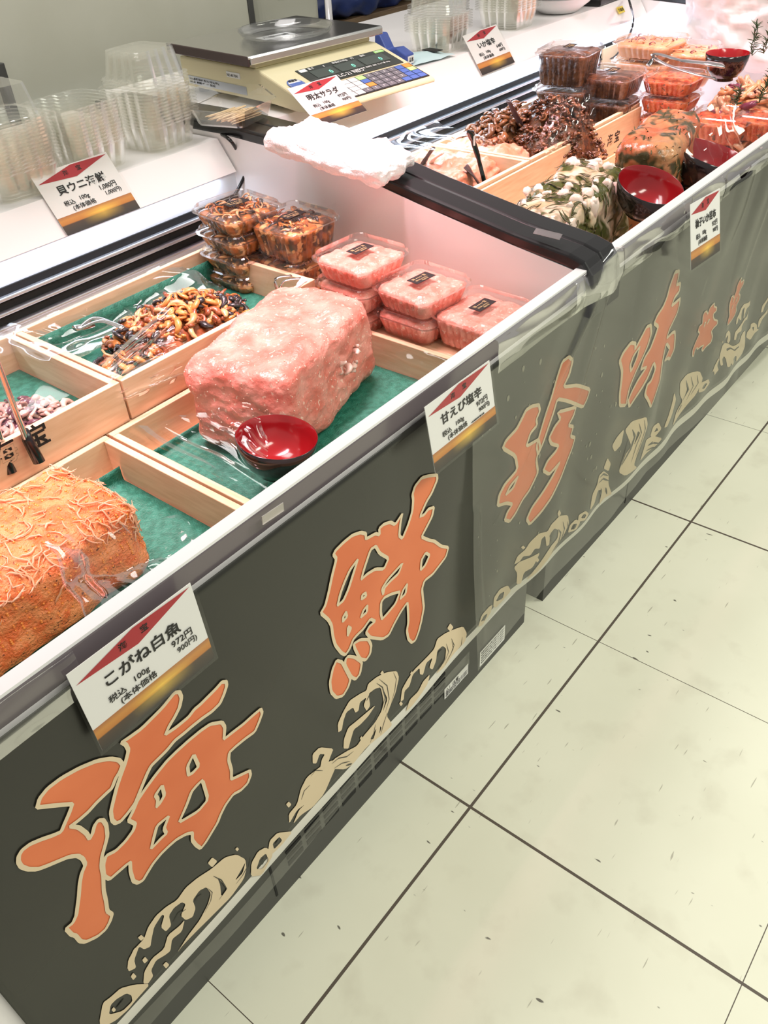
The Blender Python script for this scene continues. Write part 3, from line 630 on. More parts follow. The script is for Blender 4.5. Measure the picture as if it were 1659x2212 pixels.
c4 = card(on(628, 190, Vector((0, .83, .948)), Vector((0, -.6, .8)).normalized()), on(733, 160, Vector((0, .83, .948)), Vector((0, -.6, .8)).normalized()), on(690, 273, Vector((0, .83, .948)), Vector((0, -.6, .8)).normalized()), '明太サラダ', '972円', '900円)', 'price card reading 明太サラダ propped against the ivory weighing scale')
c5 = card(on(1008, 76, FP2, FN), on(1080, 51, FP2, FN), on(1042, 163, FP2, FN), 'いか塩辛', '648円', '600円)', 'price card reading いか塩辛 leaning on the shelf front beside the far tub stacks')
#@@PART3
# ------------------------------------------------------------------ wooden trays and green mats
def wooden_tray(x0, x1, y0, y1, z0, z1, label, th=.012, wood='wood'):
    t = thing('wooden_tray', label, 'tray', ((x0 + x1) / 2, (y0 + y1) / 2, z0))
    hx, hy, h = (x1 - x0) / 2, (y1 - y0) / 2, z1 - z0
    for s in (-1, 1):
        MB().lohi((-hx, s * hy - th * (s > 0), 0), (hx, s * hy + th * (s < 0), h)).build('long_board', K['wood'], t, bevel=.0012)
    for s in (-1, 1):
        MB().lohi((s * hx - th * (s > 0), -hy + th, .0005), (s * hx + th * (s < 0), hy - th, h - .0005)).build('end_board', K['wood_y'], t, bevel=.0012)
    MB().lohi((-hx + th, -hy + th, 0), (hx - th, hy - th, .006)).build('tray_base', K['wood'], t)
    return t
def mat_in(x0, x1, y0, y1, z, label, up=0):
    R3 = random.Random(int(x0 * 1000) + 3)
    mb = MB(); nx, ny = 30, 20
    def fn(a, b):
        x, y = x0 + (x1 - x0) * a, y0 + (y1 - y0) * b
        zz = z + .0015 + .0012 * noise.noise(Vector((x * 12, y * 12, 1)))
        if up and b > .93: y = y0 + (y1 - y0) * .93; zz = z + up * (b - .93) / .07
        return Vector((x, y, zz))
    o = mb.grid(fn, nx, 40).build('green_mat', K['green'], None, smooth=True, fixn=False)
    md = o.modifiers.new('thickness', 'SOLIDIFY'); md.thickness = .001
    return tag(o, label, 'mat')
FL = .6
wooden_tray(-.42, .352, .205, .612, FL, .672, 'near front pine tray holding the orange roe block at the left edge')
mat_in(-.405, .338, .219, .598, FL + .0075, 'green mat under the orange roe block', .028)
wooden_tray(.357, .868, .205, .612, FL, .672, 'front pine tray holding the pink shrimp block and a red bowl')
mat_in(.372, .854, .219, .598, FL + .0075, 'green mat under the pink shrimp block', .02)
wooden_tray(-.42, .352, .616, .93, FL, .669, 'lower pine tray stacked beneath the pale squid tray')
wooden_tray(.357, .868, .616, .93, FL, .669, 'lower pine tray stacked beneath the shellfish tray, behind the pink block')
t4 = wooden_tray(-.42, .405, .616, .93, .67, .742, 'back pine tray with a brushed black mark, holding mauve squid at the left edge')
mat_in(-.405, .391, .630, .916, .6775, 'pale green mat under the mauve squid at the left edge')
wooden_tray(.409, .868, .616, .93, .67, .742, 'back pine tray holding the mound of brown and orange shellfish')
mat_in(.424, .854, .630, .916, .6775, 'green mat under the brown and orange shellfish', .05)
a = at(72, 975, y=.615); 
text('海 宝', .042, K['ink'], t4, (a.x - .062 - t4.location.x, .615 - t4.location.y, a.z + .004 - .67), name='brush_mark', bold=.015)
# step under the pink packs
o = thing('display_step', 'dark green step under the rows of pink packs by the end wall', 'step', (.965, .56, FL))
MB().lohi((-.088, -.355, 0), (.088, .40, .056)).build('step_body', mat('dark_green', (.012, .05, .035), .4), o, bevel=.003)
MB().lohi((-.088, -.355, .056), (.088, .40, .062)).build('step_top', K['wood_y'], o, bevel=.001)
SZ = .6635
# ------------------------------------------------------------------ closed packs
def pack_proto(kind, h, fillmat, w=.142, lump=.004, label_on=True, pieces=None):
    t = thing('deli_pack', '', 'pack')
    r = w * .16
    def ring(k, z, fl=0): return rr(w * k, w * k, r * k, 5, z, fl, 6)
    n0 = None
    mb = MB()
    fl = .0022
    rings = [ring(.78, .001, fl), ring(.80, .004, fl), ring(.90, h - .008, fl), ring(.915, h - .004, .0), ring(.93, h - .002), ring(1.0, h - .002), ring(1.0, h - .0005), ring(.94, h)]
    # rings with and without flutes have different counts: resample the plain ones
    N = len(rings[0])
    def plain(k, z): return [Vector((p.x / (w * .78) * w * k, p.y / (w * .78) * w * k, z)) for p in rr(w * .78, w * .78, r * .78, 5, 0, 1e-7, 6)]
    rings = [rings[0], rings[1], rings[2], plain(.915, h - .004), plain(.93, h - .002), plain(1.0, h - .002), plain(1.0, h - .0006)]
    mb.loft(rings, True, False); mb.build('tub', K['clear'], t, smooth=False)
    mb = MB()
    mb.loft([plain(1.012, h - .002), plain(1.012, h + .0015), plain(.955, h + .002), plain(.93, h + .010), plain(.89, h + .0125), plain(.86, h + .0105), plain(.5, h + .0105)], False, True)
    mb.build('lid', K['clear'], t)
    # filling
    mb = MB(); P = [(.765, .003), (.785, .006), (.882, h - .012), (.87, h - .005), (.80, h - .002), (.62, h), (.40, h + .001), (.2, h + .001)]
    R3 = random.Random(kind); rings = []
    base = rr(w, w, r, 5, 0, 1e-7, 6); fb = rr(w, w, r, 5, 0, fl * 1.1, 6)
    for i, (k, z) in enumerate(P):
        rg = []
        for p, q in zip(base, fb):
            s = q if i < 3 else p
            v = Vector((s.x * k, s.y * k, z))
            v.z += (lump * noise.noise(Vector((v.x * 60, v.y * 60, ord(kind[0])))) if i > 2 else 0)
            v *= 1
            rg.append(v)
        rings.append(rg)
    mb.loft(rings, True, True); mb.build('filling', fillmat, t, smooth=True)
    if pieces:
        pb = MB()
        for _ in range(pieces[1]):
            x, y = R3.uniform(-.36, .36) * w, R3.uniform(-.36, .36) * w
            curl(pb, Vector((x, y, h - .001)), R3, R3.uniform(.008, .014), R3.uniform(.002, .0035), len(pieces[0]), .6)
        o = pb.build('filling_pieces', pieces[0], t, smooth=True); o['kind'] = 'stuff'
    if label_on:
        lb = MB().box((0, 0, h + .0113), (.050, .026, .0008)).build('pack_label', K['ink'], t); lb['label'] = 'small black sticker with fine gold lettering'
        for bd, sz, xx, yy in (('海 ▪▪▪▪ 宝', .0075, -.020, .002), ('要冷蔵 お早めに', .0042, -.018, -.005), ('海産珍味', .0042, -.008, -.0105)):
            c = text(bd, sz, K['gold'], lb, mtx=Matrix.Translation((xx, yy, h + .0119)), name='sticker_lettering')
    t['h'] = h
    return t
def curl(mb, c, R3, size, rad, nm, flat=.7, zamp=.5, straight=False):
    a0 = R3.uniform(0, 6.28); sw = R3.uniform(1.2, 4.2) * R3.choice((-1, 1)); ax = Euler((R3.uniform(-.9, .9), R3.uniform(-.9, .9), R3.uniform(0, 6.28))).to_matrix()
    pts, rs = [], []
    for i in range(7):
        q = i / 6
        if straight: p = Vector(((q - .5) * size * 2.4, size * .25 * math.sin(q * 4 + a0), 0))
        else: p = Vector((size * math.cos(a0 + sw * q), size * math.sin(a0 + sw * q), size * zamp * (q - .5)))
        pts.append(c + ax @ p); rs.append(rad * (.55 + .6 * math.sin(math.pi * min(1, q + .12))))
    mb.tube(pts, rs, 6, R3.randrange(nm), flat)
def clone(proto, loc, rot, label, group=None, scale=None):
    c = copy_tree(proto); c.location = loc; c.rotation_euler = (0, 0, rot)
    if scale: c.scale = scale
    c['label'] = label
    if group: c['group'] = group
    if 'h' in c: del c['h']
    return c
def prot_done(p):                                # remove a prototype that only served for copying
    for ch in list(p.children_recursive): bpy.data.objects.remove(ch)
    bpy.data.objects.remove(p)
TS = [K['tsubu'], K['tsubu2'], K['tsubu3'], K['tsubu4']]
pA = pack_proto('a', .033, K['tsubufill'], .142, .004, True, ([K['tsubu'], K['tsubu2'], K['tsubu3'], K['tsubu4']], 70))
pB = pack_proto('b', .062, K['tsubufill'], .142, .004, True, ([K['tsubu'], K['tsubu2'], K['tsubu3'], K['tsubu4']], 70))
A0 = at(510, 437, z=.84); B0 = at(632, 463, z=.825)
nm = ['topmost', 'second', 'third', 'lowest']
for i in range(4):
    clone(pA, (A0.x - .0, A0.y, .84 - .0115 - .033 - i * .0425), -.12 + .03 * i, nm[i] + ' of the shallow brown shellfish packs stacked in the back corner by the end wall', 'shallow brown packs in the corner')
for i in range(2):
    clone(pB, (B0.x, B0.y, .825 - .0115 - .062 - i * .072), -.06 - .04 * i, ('upper', 'lower')[i] + ' of the deep brown shellfish packs beside the corner stack', 'deep brown packs')
prot_done(pA); prot_done(pB)
pP = pack_proto('p', .040, K['pinkpack'], .142, .004); pQ = pack_proto('q', .058, K['pinkpack'], .146, .004)
P1, P2, P3 = at(778, 537, z=.80), at(910, 600, z=.765), at(1042, 658, z=.735)
for i in range(3):
    clone(pP, (P1.x, P1.y, .80 - .0115 - .040 - i * .0485), -.05 - .03 * i, ('topmost', 'middle', 'lowest')[i] + ' pink shrimp pack of the rearmost pink stack next to the brown packs', 'pink packs')
for i in range(2):
    clone(pP, (P2.x, P2.y, .765 - .0115 - .040 - i * .0485), -.10 + .06 * i, ('upper', 'lower')[i] + ' pink shrimp pack of the middle pink stack', 'pink packs')
clone(pQ, (P3.x, P3.y, .735 - .0115 - .058), -.04, 'single deep pink shrimp pack nearest the white front rim', 'pink packs')
prot_done(pP); prot_done(pQ)
# case 2 packs
def stack(proto, u, v, ztop, h, n, rot, labels, group):
    c = at(u, v, z=ztop)
    for i in range(n): clone(proto, (c.x, c.y, ztop - .0115 - h - i * (h + .0095)), rot + .04 * i, labels[i], group)
KB = ([K['konbu'], K['konbu2']], 30)
pD = pack_proto('d', .085, K['konbu'], .165, .004, True); pE = pack_proto('e', .036, K['konbu'], .165, .004, False)
c = at(1232, 98, z=.90)
clone(pD, (c.x, c.y, .90 - .0115 - .085), .12, 'deep fluted pack of dark brown seaweed crowning the tallest stack by the lit grille', 'dark seaweed packs')
for i in range(3): clone(pE, (c.x - .01 * i, c.y + .003 * i, .90 - .0115 - .085 - .046 - i * .046), .10 - .04 * i, ('second', 'third', 'lowest')[i] + ' pack of the tall dark seaweed stack by the lit grille', 'dark seaweed packs')
pF = pack_proto('f', .055, K['konbu'], .165, .004, True)
stack(pF, 1325, 150, .835, .055, 2, .05, ['upper dark brown seaweed pack of the short stack right of the tall dark stack', 'lower dark brown seaweed pack of the short stack right of the tall dark stack'], 'dark seaweed packs')
for q in (pD, pE, pF): prot_done(q)
pR = pack_proto('r', .040, K['redfood'], .155, .006, False)
stack(pR, 1458, 156, .82, .040, 3, .0, ['topmost red pack of the stack behind the salmon block', 'middle red pack of the stack behind the salmon block', 'lowest red pack of the stack behind the salmon block'], 'red packs')
prot_done(pR)
pS = pack_proto('s', .055, K['redfood'], .165, .006, False)
stack(pS, 1563, 243, .765, .055, 1, .1, ['red and green pack with a shining lid right of the salmon block'], 'red packs')
stack(pS, 1668, 238, .775, .058, 1, .0, ['red pack cut by the right picture edge beside the shining one'], 'red packs')
prot_done(pS)
pO = pack_proto('o', .042, K['octo1'], .19, .004, False, ([K['octo1'], K['octo2'], K['octo3']], 40))
stack(pO, 1410, 78, .87, .042, 2, -.05, ['upper squid pack of the far stack by the brown card', 'lower squid pack of the far stack by the brown card'], 'far squid packs')
stack(pO, 1486, 96, .845, .042, 2, .2, ['upper squid pack half hidden at the end wall behind the far stack', 'lower squid pack half hidden at the end wall behind the far stack'], 'far squid packs')
prot_done(pO)
# ------------------------------------------------------------------ big food blocks
def block(name, dims, n, rnd, amp, fsc, m, seed, extra=None):
    """rounded lumpy block as one closed mesh, origin at the centre of its base"""
    hx, hy, hz = dims[0] / 2, dims[1] / 2, dims[2] / 2
    bm = bmesh.new(); bmesh.ops.create_cube(bm, size=2)
    bmesh.ops.subdivide_edges(bm, edges=bm.edges[:], cuts=n, use_grid_fill=True)
    for v in bm.verts:
        p = v.co.copy(); h = Vector((hx, hy, hz)); q = Vector((p.x * hx, p.y * hy, p.z * hz))
        inn = Vector([max(-h[i] + rnd, min(h[i] - rnd, q[i])) for i in range(3)])
        d = q - inn
        if d.length > 1e-6: q = inn + d.normalized() * rnd if d.length > rnd * .3 else q
        nn = (q - inn).normalized() if (q - inn).length > 1e-6 else p.normalized()
        k = amp * (noise.noise(q * fsc + Vector((seed, 0, 0))) + .5 * noise.noise(q * fsc * 2.3 + Vector((0, seed, 0))) + .3 * noise.noise(q * fsc * 6))
        q += nn * k
        if extra: q = extra(q)
        q.z = max(-hz, q.z) + hz
        v.co = q
    me = bpy.data.meshes.new(name); bm.to_mesh(me); bm.free(); me.materials.append(m)
    me.polygons.foreach_set('use_smooth', [True] * len(me.polygons))
    o = bpy.data.objects.new(name, me); COL.objects.link(o); return o
def grains(o, m, n, r0, r1, seed, zmin, name='grains'):
    R3 = random.Random(seed); vs = o.data.vertices; mb = MB()
    ico = [Vector(p).normalized() for p in ((1, 0, 0), (-1, 0, 0), (0, 1, 0), (0, -1, 0), (0, 0, 1), (0, 0, -1))]
    fc = [(0, 2, 4), (2, 1, 4), (1, 3, 4), (3, 0, 4), (2, 0, 5), (1, 2, 5), (3, 1, 5), (0, 3, 5)]
    for _ in range(n):
        v = vs[R3.randrange(len(vs))]
        if v.co.z < zmin: continue
        r = R3.uniform(r0, r1); mb.add([v.co + p * r for p in ico], fc)
    g = mb.build(name, m, o, smooth=True); g['kind'] = 'stuff'; return g
zf = FL + .0095
def dent(q):
    d = (q - Vector((.03, -.095, .0))); k = math.exp(-(d.length / .035) ** 2)
    q.y += .014 * k * noise.noise(q * 60) + (.004 * k)
    return q
pk = block('shrimp_paste_block', (.325, .195, .165), 46, .034, .008, 14, K['pink'], 3.3, dent)
pk.location = (.645, .488, zf); pk.rotation_euler = (0, 0, .26)
tag(pk, 'large pink block of salted sweet shrimp on the green mat behind a red bowl', 'seafood block')
grains(pk, mat('pale_grain', (.90, .62, .48), .25), 520, .0010, .0019, 5, .02)
ck = MB(); R3 = random.Random(3)
for i in range(9): curl(ck, Vector((.045 + R3.uniform(-.025, .03), -.096 + R3.uniform(-.004, .002), .085 + R3.uniform(-.02, .02))), R3, .010, .0055, 1, .8)
ck.build('shrimp_flesh', mat('shrimp_flesh', (.90, .62, .54), .2, sss=.2), pk, smooth=True)['kind'] = 'stuff'
ork = block('whitebait_roe_block', (.47, .185, .125), 44, .032, .011, 13, K['roe'], 7.1)
ork.location = (-.005, .440, zf); ork.rotation_euler = (0, 0, .03)
tag(ork, 'orange golden roe block topped with whitebait strands at the left edge', 'seafood block')
sb = MB(); R3 = random.Random(21); vs = [(v.co.copy(), v.normal.copy()) for v in ork.data.vertices if v.co.z > .06]
for i in range(720):
    c, nv = R3.choice(vs)
    if c.z < .10 and R3.random() < .6: continue
    t1 = nv.orthogonal().normalized(); t1 = Matrix.Rotation(R3.uniform(0, 6.28), 3, nv) @ t1; t2 = nv.cross(t1)
    L = R3.uniform(.016, .038); b = R3.uniform(-.5, .5); lift = R3.uniform(0, .006) if R3.random() < .25 else 0; pts = []
    for k in range(7):
        q = k / 6 - .5
        pts.append(c + nv * (.0022 + lift * (q + .5) ** 2 + .002 * noise.noise(Vector((i, k * .7, 0)))) + t1 * L * q + t2 * L * b * (q * q * 2 + .6 * noise.noise(Vector((i, k * .5, 7)))))
    rr_ = R3.uniform(.0007, .0016); sb.tube(pts, [rr_ * .5, rr_ * .9, rr_, rr_ * 1.1, rr_, rr_ * .7, rr_ * .3], 5)
o = sb.build('whitebait', K['whitebait'], ork, smooth=True); o['kind'] = 'stuff'; o['label'] = 'thin translucent whitebait strands'
grains(ork, mat('dark_speck', (.05, .02, .02), .4), 700, .0006, .0012, 8, .02, 'dark_specks')
grains(ork, mat('orange_bead', (.92, .33, .07), .3), 4200, .0014, .0027, 9, .04, 'roe_beads')
ZF2 = FL + .03
wh = block('squid_kelp_block', (.40, .16, .175), 44, .045, .014, 12, K['pale'], 1.9)
wh.location = (1.405, .375, ZF2); wh.rotation_euler = (0, 0, .12)
tag(wh, 'white squid block streaked with green kelp beside the black divider', 'seafood block')
def blob(mb, c, r, R3, mi=0):
    m_ = Euler((R3.uniform(0, 3), R3.uniform(0, 3), R3.uniform(0, 3))).to_matrix(); sx, sy, sz = r * R3.uniform(.9, 1.5), r, r * R3.uniform(.55, .9); sd = R3.uniform(0, 50); rings = []
    for j in range(1, 7):
        th = math.pi * j / 7; rg = []
        for i in range(10):
            d = Vector((math.sin(th) * math.cos(.628 * i), math.sin(th) * math.sin(.628 * i), math.cos(th)))
            k = 1 / max(abs(d.x), abs(d.y), abs(d.z)) ** .55 * (.85 + .35 * noise.noise(d * 1.6 + Vector((sd, 0, 0))))
            rg.append(c + m_ @ Vector((d.x * sx * k, d.y * sy * k, d.z * sz * k)))
        rings.append(rg)
    mb.loft(rings, True, True, mi)
cb = MB(); R3 = random.Random(5); vs = [(v.co.copy(), v.normal.copy()) for v in wh.data.vertices if v.co.z > .08]
for i in range(85):
    c, nv = R3.choice(vs)
    if c.z < .14 and R3.random() < .65: continue
    blob(cb, c - nv * .003, R3.uniform(.007, .017), R3)
o = cb.build('squid_lumps', K['palecube'], wh, smooth=True); o['kind'] = 'stuff'
sw = MB(); vs = [(v.co.copy(), v.normal.copy()) for v in wh.data.vertices if v.co.z > .02]
for i in range(300):
    c, nv = R3.choice(vs); t1 = Matrix.Rotation(R3.uniform(0, 6.28), 3, nv) @ nv.orthogonal().normalized(); t2 = nv.cross(t1)
    L = R3.uniform(.02, .05); b = R3.uniform(-.6, .6)
    sw.tube([c + nv * (.003 + .002 * math.sin(k)) + t1 * L * (k / 6 - .5) + t2 * L * b * (k / 6 - .5) ** 2 for k in range(7)], [.0008, .0018, .0024, .0026, .0024, .0016, .0006], 5, 0, .35, nv)
sw.build('kelp_shreds', K['seaweed'], wh, smooth=True)['kind'] = 'stuff'
cr = MB(); R3 = random.Random(15)
for i in range(110):
    x, y = R3.uniform(-.13, .14), R3.uniform(-.075, .02); r = R3.uniform(.007, .015)
    c = Vector((x, y, .012 + .05 * max(0, (y + .075) / .095) * R3.random()))
    if R3.random() < .65: blob(cr, c, r * .8, R3)
    else: curl(cr, c, R3, r, .002, 1, .4); cr.m[-8:] = [1] * 8
o = cr.build('crumbled_squid', [K['palecube'], K['seaweed']], None, smooth=True); o.location = (1.40, .262, ZF2)
tag(o, 'crumbled squid and kelp bits fallen in front of the white squid block', 'seafood', None, 'stuff')
sa = block('salmon_kelp_block', (.34, .14, .205), 40, .035, .010, 11, K['salmon'], 9.4)
sa.location = (1.80, .35, ZF2); sa.rotation_euler = (0, 0, .20)
tag(sa, 'tall orange salmon block flecked with dark kelp behind the open red bowl', 'seafood block')
sk = MB(); R3 = random.Random(8); vs = [v.co.copy() for v in sa.data.vertices if v.co.z > .03]
for i in range(90):
    c = R3.choice(vs); a0 = R3.uniform(0, 6.28); L = R3.uniform(.012, .03)
    out = Vector((c.x * .2, c.y, (c.z - .1))).normalized() * .0015
    sk.tube([c + out + Vector((math.cos(a0) * L * q, math.sin(a0) * L * .3 * q, L * .3 * q)) for q in (-.5, -.2, .1, .5)], R3.uniform(.0012, .002), 5, 0, .35)
sk.build('kelp_shreds', K['seaweed'], sa, smooth=True)['kind'] = 'stuff'
# ------------------------------------------------------------------ mounds of loose seafood
def mound(name, c, rx, ry, h, n, size, rad, mats, label, seed, rot=0, base=None, flat=.7, straight=False, cat='seafood'):
    R3 = random.Random(seed); mb = MB()
    nb = len(mats)
    mb.loft([[Vector((rx * .88 * k * math.cos(a), ry * .88 * k * math.sin(a), z * h * .86)) for a in [i * math.pi / 12 for i in range(24)]] for k, z in ((1, 0), (.95, .25), (.8, .55), (.5, .85), (.15, 1))], True, True, nb - 1 if base is None else base)
    for i in range(n):
        a = R3.uniform(0, 6.28); q = math.sqrt(R3.random())
        x, y = rx * q * math.cos(a), ry * q * math.sin(a)
        z = h * (1 - q ** 2.2) * (.9 + .22 * noise.noise(Vector((x * 30, y * 30, seed)))) + rad
        curl(mb, Vector((x, y, max(z, rad))), R3, size * R3.uniform(.6, 1.4), rad * R3.uniform(.7, 1.4), nb, flat, straight=straight)
    o = mb.build(name, mats, None, smooth=True); o.location = c; o.rotation_euler = (0, 0, rot)
    return tag(o, label, cat, None, 'stuff')
mound('shellfish_mound', (.635, .765, .680), .165, .095, .062, 420, .012, .0052, [K['tsubu'], K['tsubu3'], K['tsubu'], K['tsubu2'], K['tsubu4'], K['tsubu2']], 'mound of brown and orange marinated shellfish in the back pine tray', 4, .1)
mound('squid_mound', (.235, .715, .680), .13, .085, .042, 300, .010, .005, [K['squid1'], K['squid2'], K['squid1'], K['squid3']], 'mound of pale mauve squid at the left edge', 5)
wooden_tray(1.19, 1.70, .64, .945, FL, .742, 'far pine tray holding pale mentaiko salad next to the white towel')
wooden_tray(1.706, 2.33, .64, .945, FL, .742, 'far pine tray holding the glossy dark brown mounds')
t6 = wooden_tray(1.19, 2.33, .19, .636, FL, .640, 'far front tray under the white squid block and the salmon block')
MB().lohi((-.56, .216, .04), (.56, .2225, .135)).build('marked_board', K['wood'], t6)
text('海 宝', .034, K['ink'], t6, (.35, .215, .075), name='brush_mark', bold=.01)
mat_in(1.21, 1.685, .655, .93, .66, 'green mat under the mentaiko salad')
sl = block('mentaiko_salad', (.36, .22, .075), 40, .034, .016, 16, K['salad'], 2.7); sl.location = at(990, 368, z=.70).xy.to_3d() + Vector((0, 0, .664)); sl.rotation_euler = (0, 0, -.1)
tag(sl, 'pale pink mentaiko salad heaped in the far pine tray', 'seafood', None, 'stuff')
m1 = mound('brown_mound', at(1095, 262, z=.76).xy.to_3d() + Vector((0, 0, .66)), .20, .13, .125, 330, .014, .007, [K['konbu2'], K['konbu2'], K['konbu'], K['konbu2']], 'amber brown glossy mound left of the darker mound in the far tray', 6)
m2 = mound('dark_mound', at(1200, 232, z=.80).xy.to_3d() + Vector((0, 0, .66)), .17, .14, .17, 650, .007, .0042, [K['konbu'], K['konbu'], K['konbu2'], K['konbu']], 'nearly black sticky seaweed mound in the far tray below the dark packs', 7)
m3 = mound('squid_tube_pile', at(1640, 190, z=.79).xy.to_3d() + Vector((0, 0, ZF2)), .27, .165, .17, 300, .022, .0105, [K['octo1'], K['octo2'], K['octo1'], K['octo2'], K['octo3'], K['octo1']], 'pile of orange and pink squid tubes with rosemary at the right edge', 9, 0, None, .6, True)
hb = []
for i, (u, v, z, ln) in enumerate(((1640, 222, .80, .09), (1650, 115, .88, .12), (1590, 228, .77, .07), (1625, 120, .86, .08))):
    p = at(u, v, z=z); R3 = random.Random(i + 30); d = Vector((R3.uniform(-.6, .6), R3.uniform(-.3, .3), .6)).normalized(); mb = MB()
    pts = [p + d * ln * k / 6 + Vector((0, .006 * math.sin(k), 0)) for k in range(7)]; mb.tube(pts, .0014, 5)
    for k in range(46):
        q = p + d * ln * (k + .5) / 46; s = Vector((R3.uniform(-1, 1), R3.uniform(-1, 1), R3.uniform(0, .9))).normalized() * .02
        mb.tube([q, q + s * .5, q + s], [.0010, .0012, .0004], 4)
    o = mb.build('rosemary_sprig', K['herb'], None)
    tag(o, ['rosemary sprig lying on the front of the squid tube pile', 'tall rosemary sprig standing at the right edge above the squid tubes', 'short rosemary sprig over the shining red pack', 'rosemary sprig beside the round far bowl'][i], 'herb', 'rosemary sprigs')
# ------------------------------------------------------------------ lacquer bowls
def bowl_proto(rad, hgt):
    t = thing('lacquer_bowl', '', 'bowl')
    n = 56; o_ = [(.42, 0), (.45, .0), (.43, .10), (.62, .16), (.84, .42), (.96, .75), (1.0, 1.0), (.985, 1.005)]
    mb = MB(); mb.lathe([(rad * a, hgt * b) for a, b in o_], n, 0, True, False); mb.build('bowl_shell', K['bowl_out'], t, smooth=True)['label'] = 'glossy black outside'
    i_ = [(.985, 1.005), (.97, .99), (.93, .75), (.80, .45), (.58, .24), (.3, .17), (.02, .16)]
    mb = MB(); mb.lathe([(rad * a, hgt * b) for a, b in i_], n, 0, False, True); mb.build('bowl_lining', K['bowl_in'], t, smooth=True)['label'] = 'bright red lacquer inside'
    return t
def bowl(u0, v0, u1, v1, z, hk, tilt, label, dz=0):
    a, b = at(u0, v0, z=z), at(u1, v1, z=z); r = (a - b).length / 2 / 1.0; c = (a + b) / 2
    t = bowl_proto(r, r * hk); t['label'] = label; t['group'] = 'lacquer bowls'
    m = Euler(tilt).to_matrix().to_4x4(); rim = m @ Vector((0, 0, r * hk))
    t.location = Vector((c.x, c.y, z)) - rim; t.rotation_euler = tilt
    return t
bowl(508, 950, 687, 935, .712, 1.05, (.10, .10, 0), 'red lined bowl set against the foot of the pink shrimp block')
bowl(1340, 408, 1472, 388, .80, 1.0, (.30, -.10, 0), 'red lined bowl tilted forward in front of the salmon block')
bowl(1492, 352, 1588, 312, .782, 1.0, (.25, .1, 0), 'dark red bowl right of the tilted one, behind plastic film by the far rim')
bowl(1524, 114, 1622, 114, .86, 1.15, (0, 0, 0), 'round dark red bowl standing upright at the far end above the squid tubes')
#@@PART4
# ------------------------------------------------------------------ stacks of empty clear tubs on the shelf
def tub_mesh(w, h):
    mb = MB(); r = w * .2
    def ring(k, z, fl): return [Vector((p.x, p.y, z)) for p in rr(w * k, w * k, r * k, 4, 0, fl, 3)]
    R_ = [ring(.74, 0, .002), ring(.76, .002, .002), ring(.88, h - .004, .0025), ring(.90, h, 1e-7), ring(1.0, h, 1e-7), ring(1.0, h - .002, 1e-7)]
    mb.loft(R_, True, False)
    o = mb.build('clear_tub', K['tub'], None, smooth=False); return o
T0 = tub_mesh(.142, .052)
def tub_stack(x, y, z, n, rot, label, group, inv=0, sc=1, dy=0):
    c = Vector((x, y, z)); R3 = random.Random(n + int(x * 100))
    for i in range(n):
        o = T0.copy(); COL.objects.link(o); o.location = (c.x + R3.uniform(-.0008, .0008), c.y + dy + R3.uniform(-.0008, .0008), z + .0005 + i * .0062)
        o.rotation_euler = (0, 0, rot + R3.uniform(-.012, .012)); o.scale = (sc, sc, 1)
        tag(o, label, 'tub', group)
    zt = z + .0005 + (n - 1) * .0062 + .053
    for i in range(inv):
        o = T0.copy(); COL.objects.link(o); o.location = (c.x, c.y + dy, zt + .054 + i * .0062); o.rotation_euler = (math.pi, 0, rot + R3.uniform(-.02, .02)); o.scale = (sc * .9, sc * .9, 1)
        tag(o, label.replace('nested in', 'turned upside down on'), 'tub', group + ' turned over')
tub_stack(.965, 1.145, .8965, 12, .1, 'clear empty tub nested in the stack nearest the ivory scale', 'clear tubs by the scale', 3, 1.12)
tub_stack(.780, 1.145, .8965, 13, .05, 'clear empty tub nested in the middle stack behind the leaning 1,080円 card', 'clear tubs in the middle stack', 0, 1.12)
tub_stack(.612, 1.135, .8965, 14, -.05, 'clear empty tub nested in the stack at the left picture edge', 'clear tubs at the left edge', 1, 1.1)
tub_stack(1.94, 1.09, .9185, 7, .1, 'clear empty tub nested in the far stack behind the いか塩辛 card', 'clear tubs behind the squid card', 4, 1.1)
tub_stack(2.30, 1.09, .9185, 18, .0, 'clear empty tub nested in the tall far stack beside the white dishes', 'clear tubs beside the dishes', 0, 1.15)
bpy.data.objects.remove(T0)
# ------------------------------------------------------------------ weighing scale
sc = thing('weighing_scale', 'ivory electronic weighing scale with steel pan standing on the black divider', 'scale', (1.425, 1.218, .929), -.12)
sc.scale = (.90, .95, 1)
def prism_x(x0, x1, prof, m, name, parent, bevel=0):
    mb = MB(); mb.loft([[Vector((x0, y, z)) for y, z in prof], [Vector((x1, y, z)) for y, z in prof]]); return mb.build(name, m, parent, bevel=bevel, seg=3)
prism_x(-.205, .205, [(.16, .004), (.16, .07), (-.175, .07), (-.205, .062), (-.385, .012), (-.39, .002), (-.30, -.001), (-.22, .004)], K['scale'], 'housing', sc, .008)
MB().lohi((-.2, -.16, .07), (.2, .15, .086)).build('pan_support', K['scale'], sc, bevel=.004)
MB().lohi((-.232, -.178, .094), (.232, .172, .1015)).build('weighing_pan', K['steel'], sc, bevel=.003)
sk_ = MB(); sk_.lohi((-.2325, -.176, .080), (-.226, .17, .1012)); sk_.build('pan_edge', K['steel_dark'], sc, bevel=.002)['label'] = 'dark brown side edge of the pan'
MB().lohi((-.226, -.1788, .083), (.232, -.173, .0985)).build('pan_lip', K['steel'], sc, bevel=.002)
pt = Vector((0, -.205, .0626)); pb_ = Vector((0, -.385, .0126)); sl_ = (pb_ - pt); L_ = sl_.length; ang = math.atan2(.05, .18)
PM = Matrix.Translation(pt) @ Matrix.Rotation(ang, 4, 'X')             # x right, -y down the slope, z out of the panel
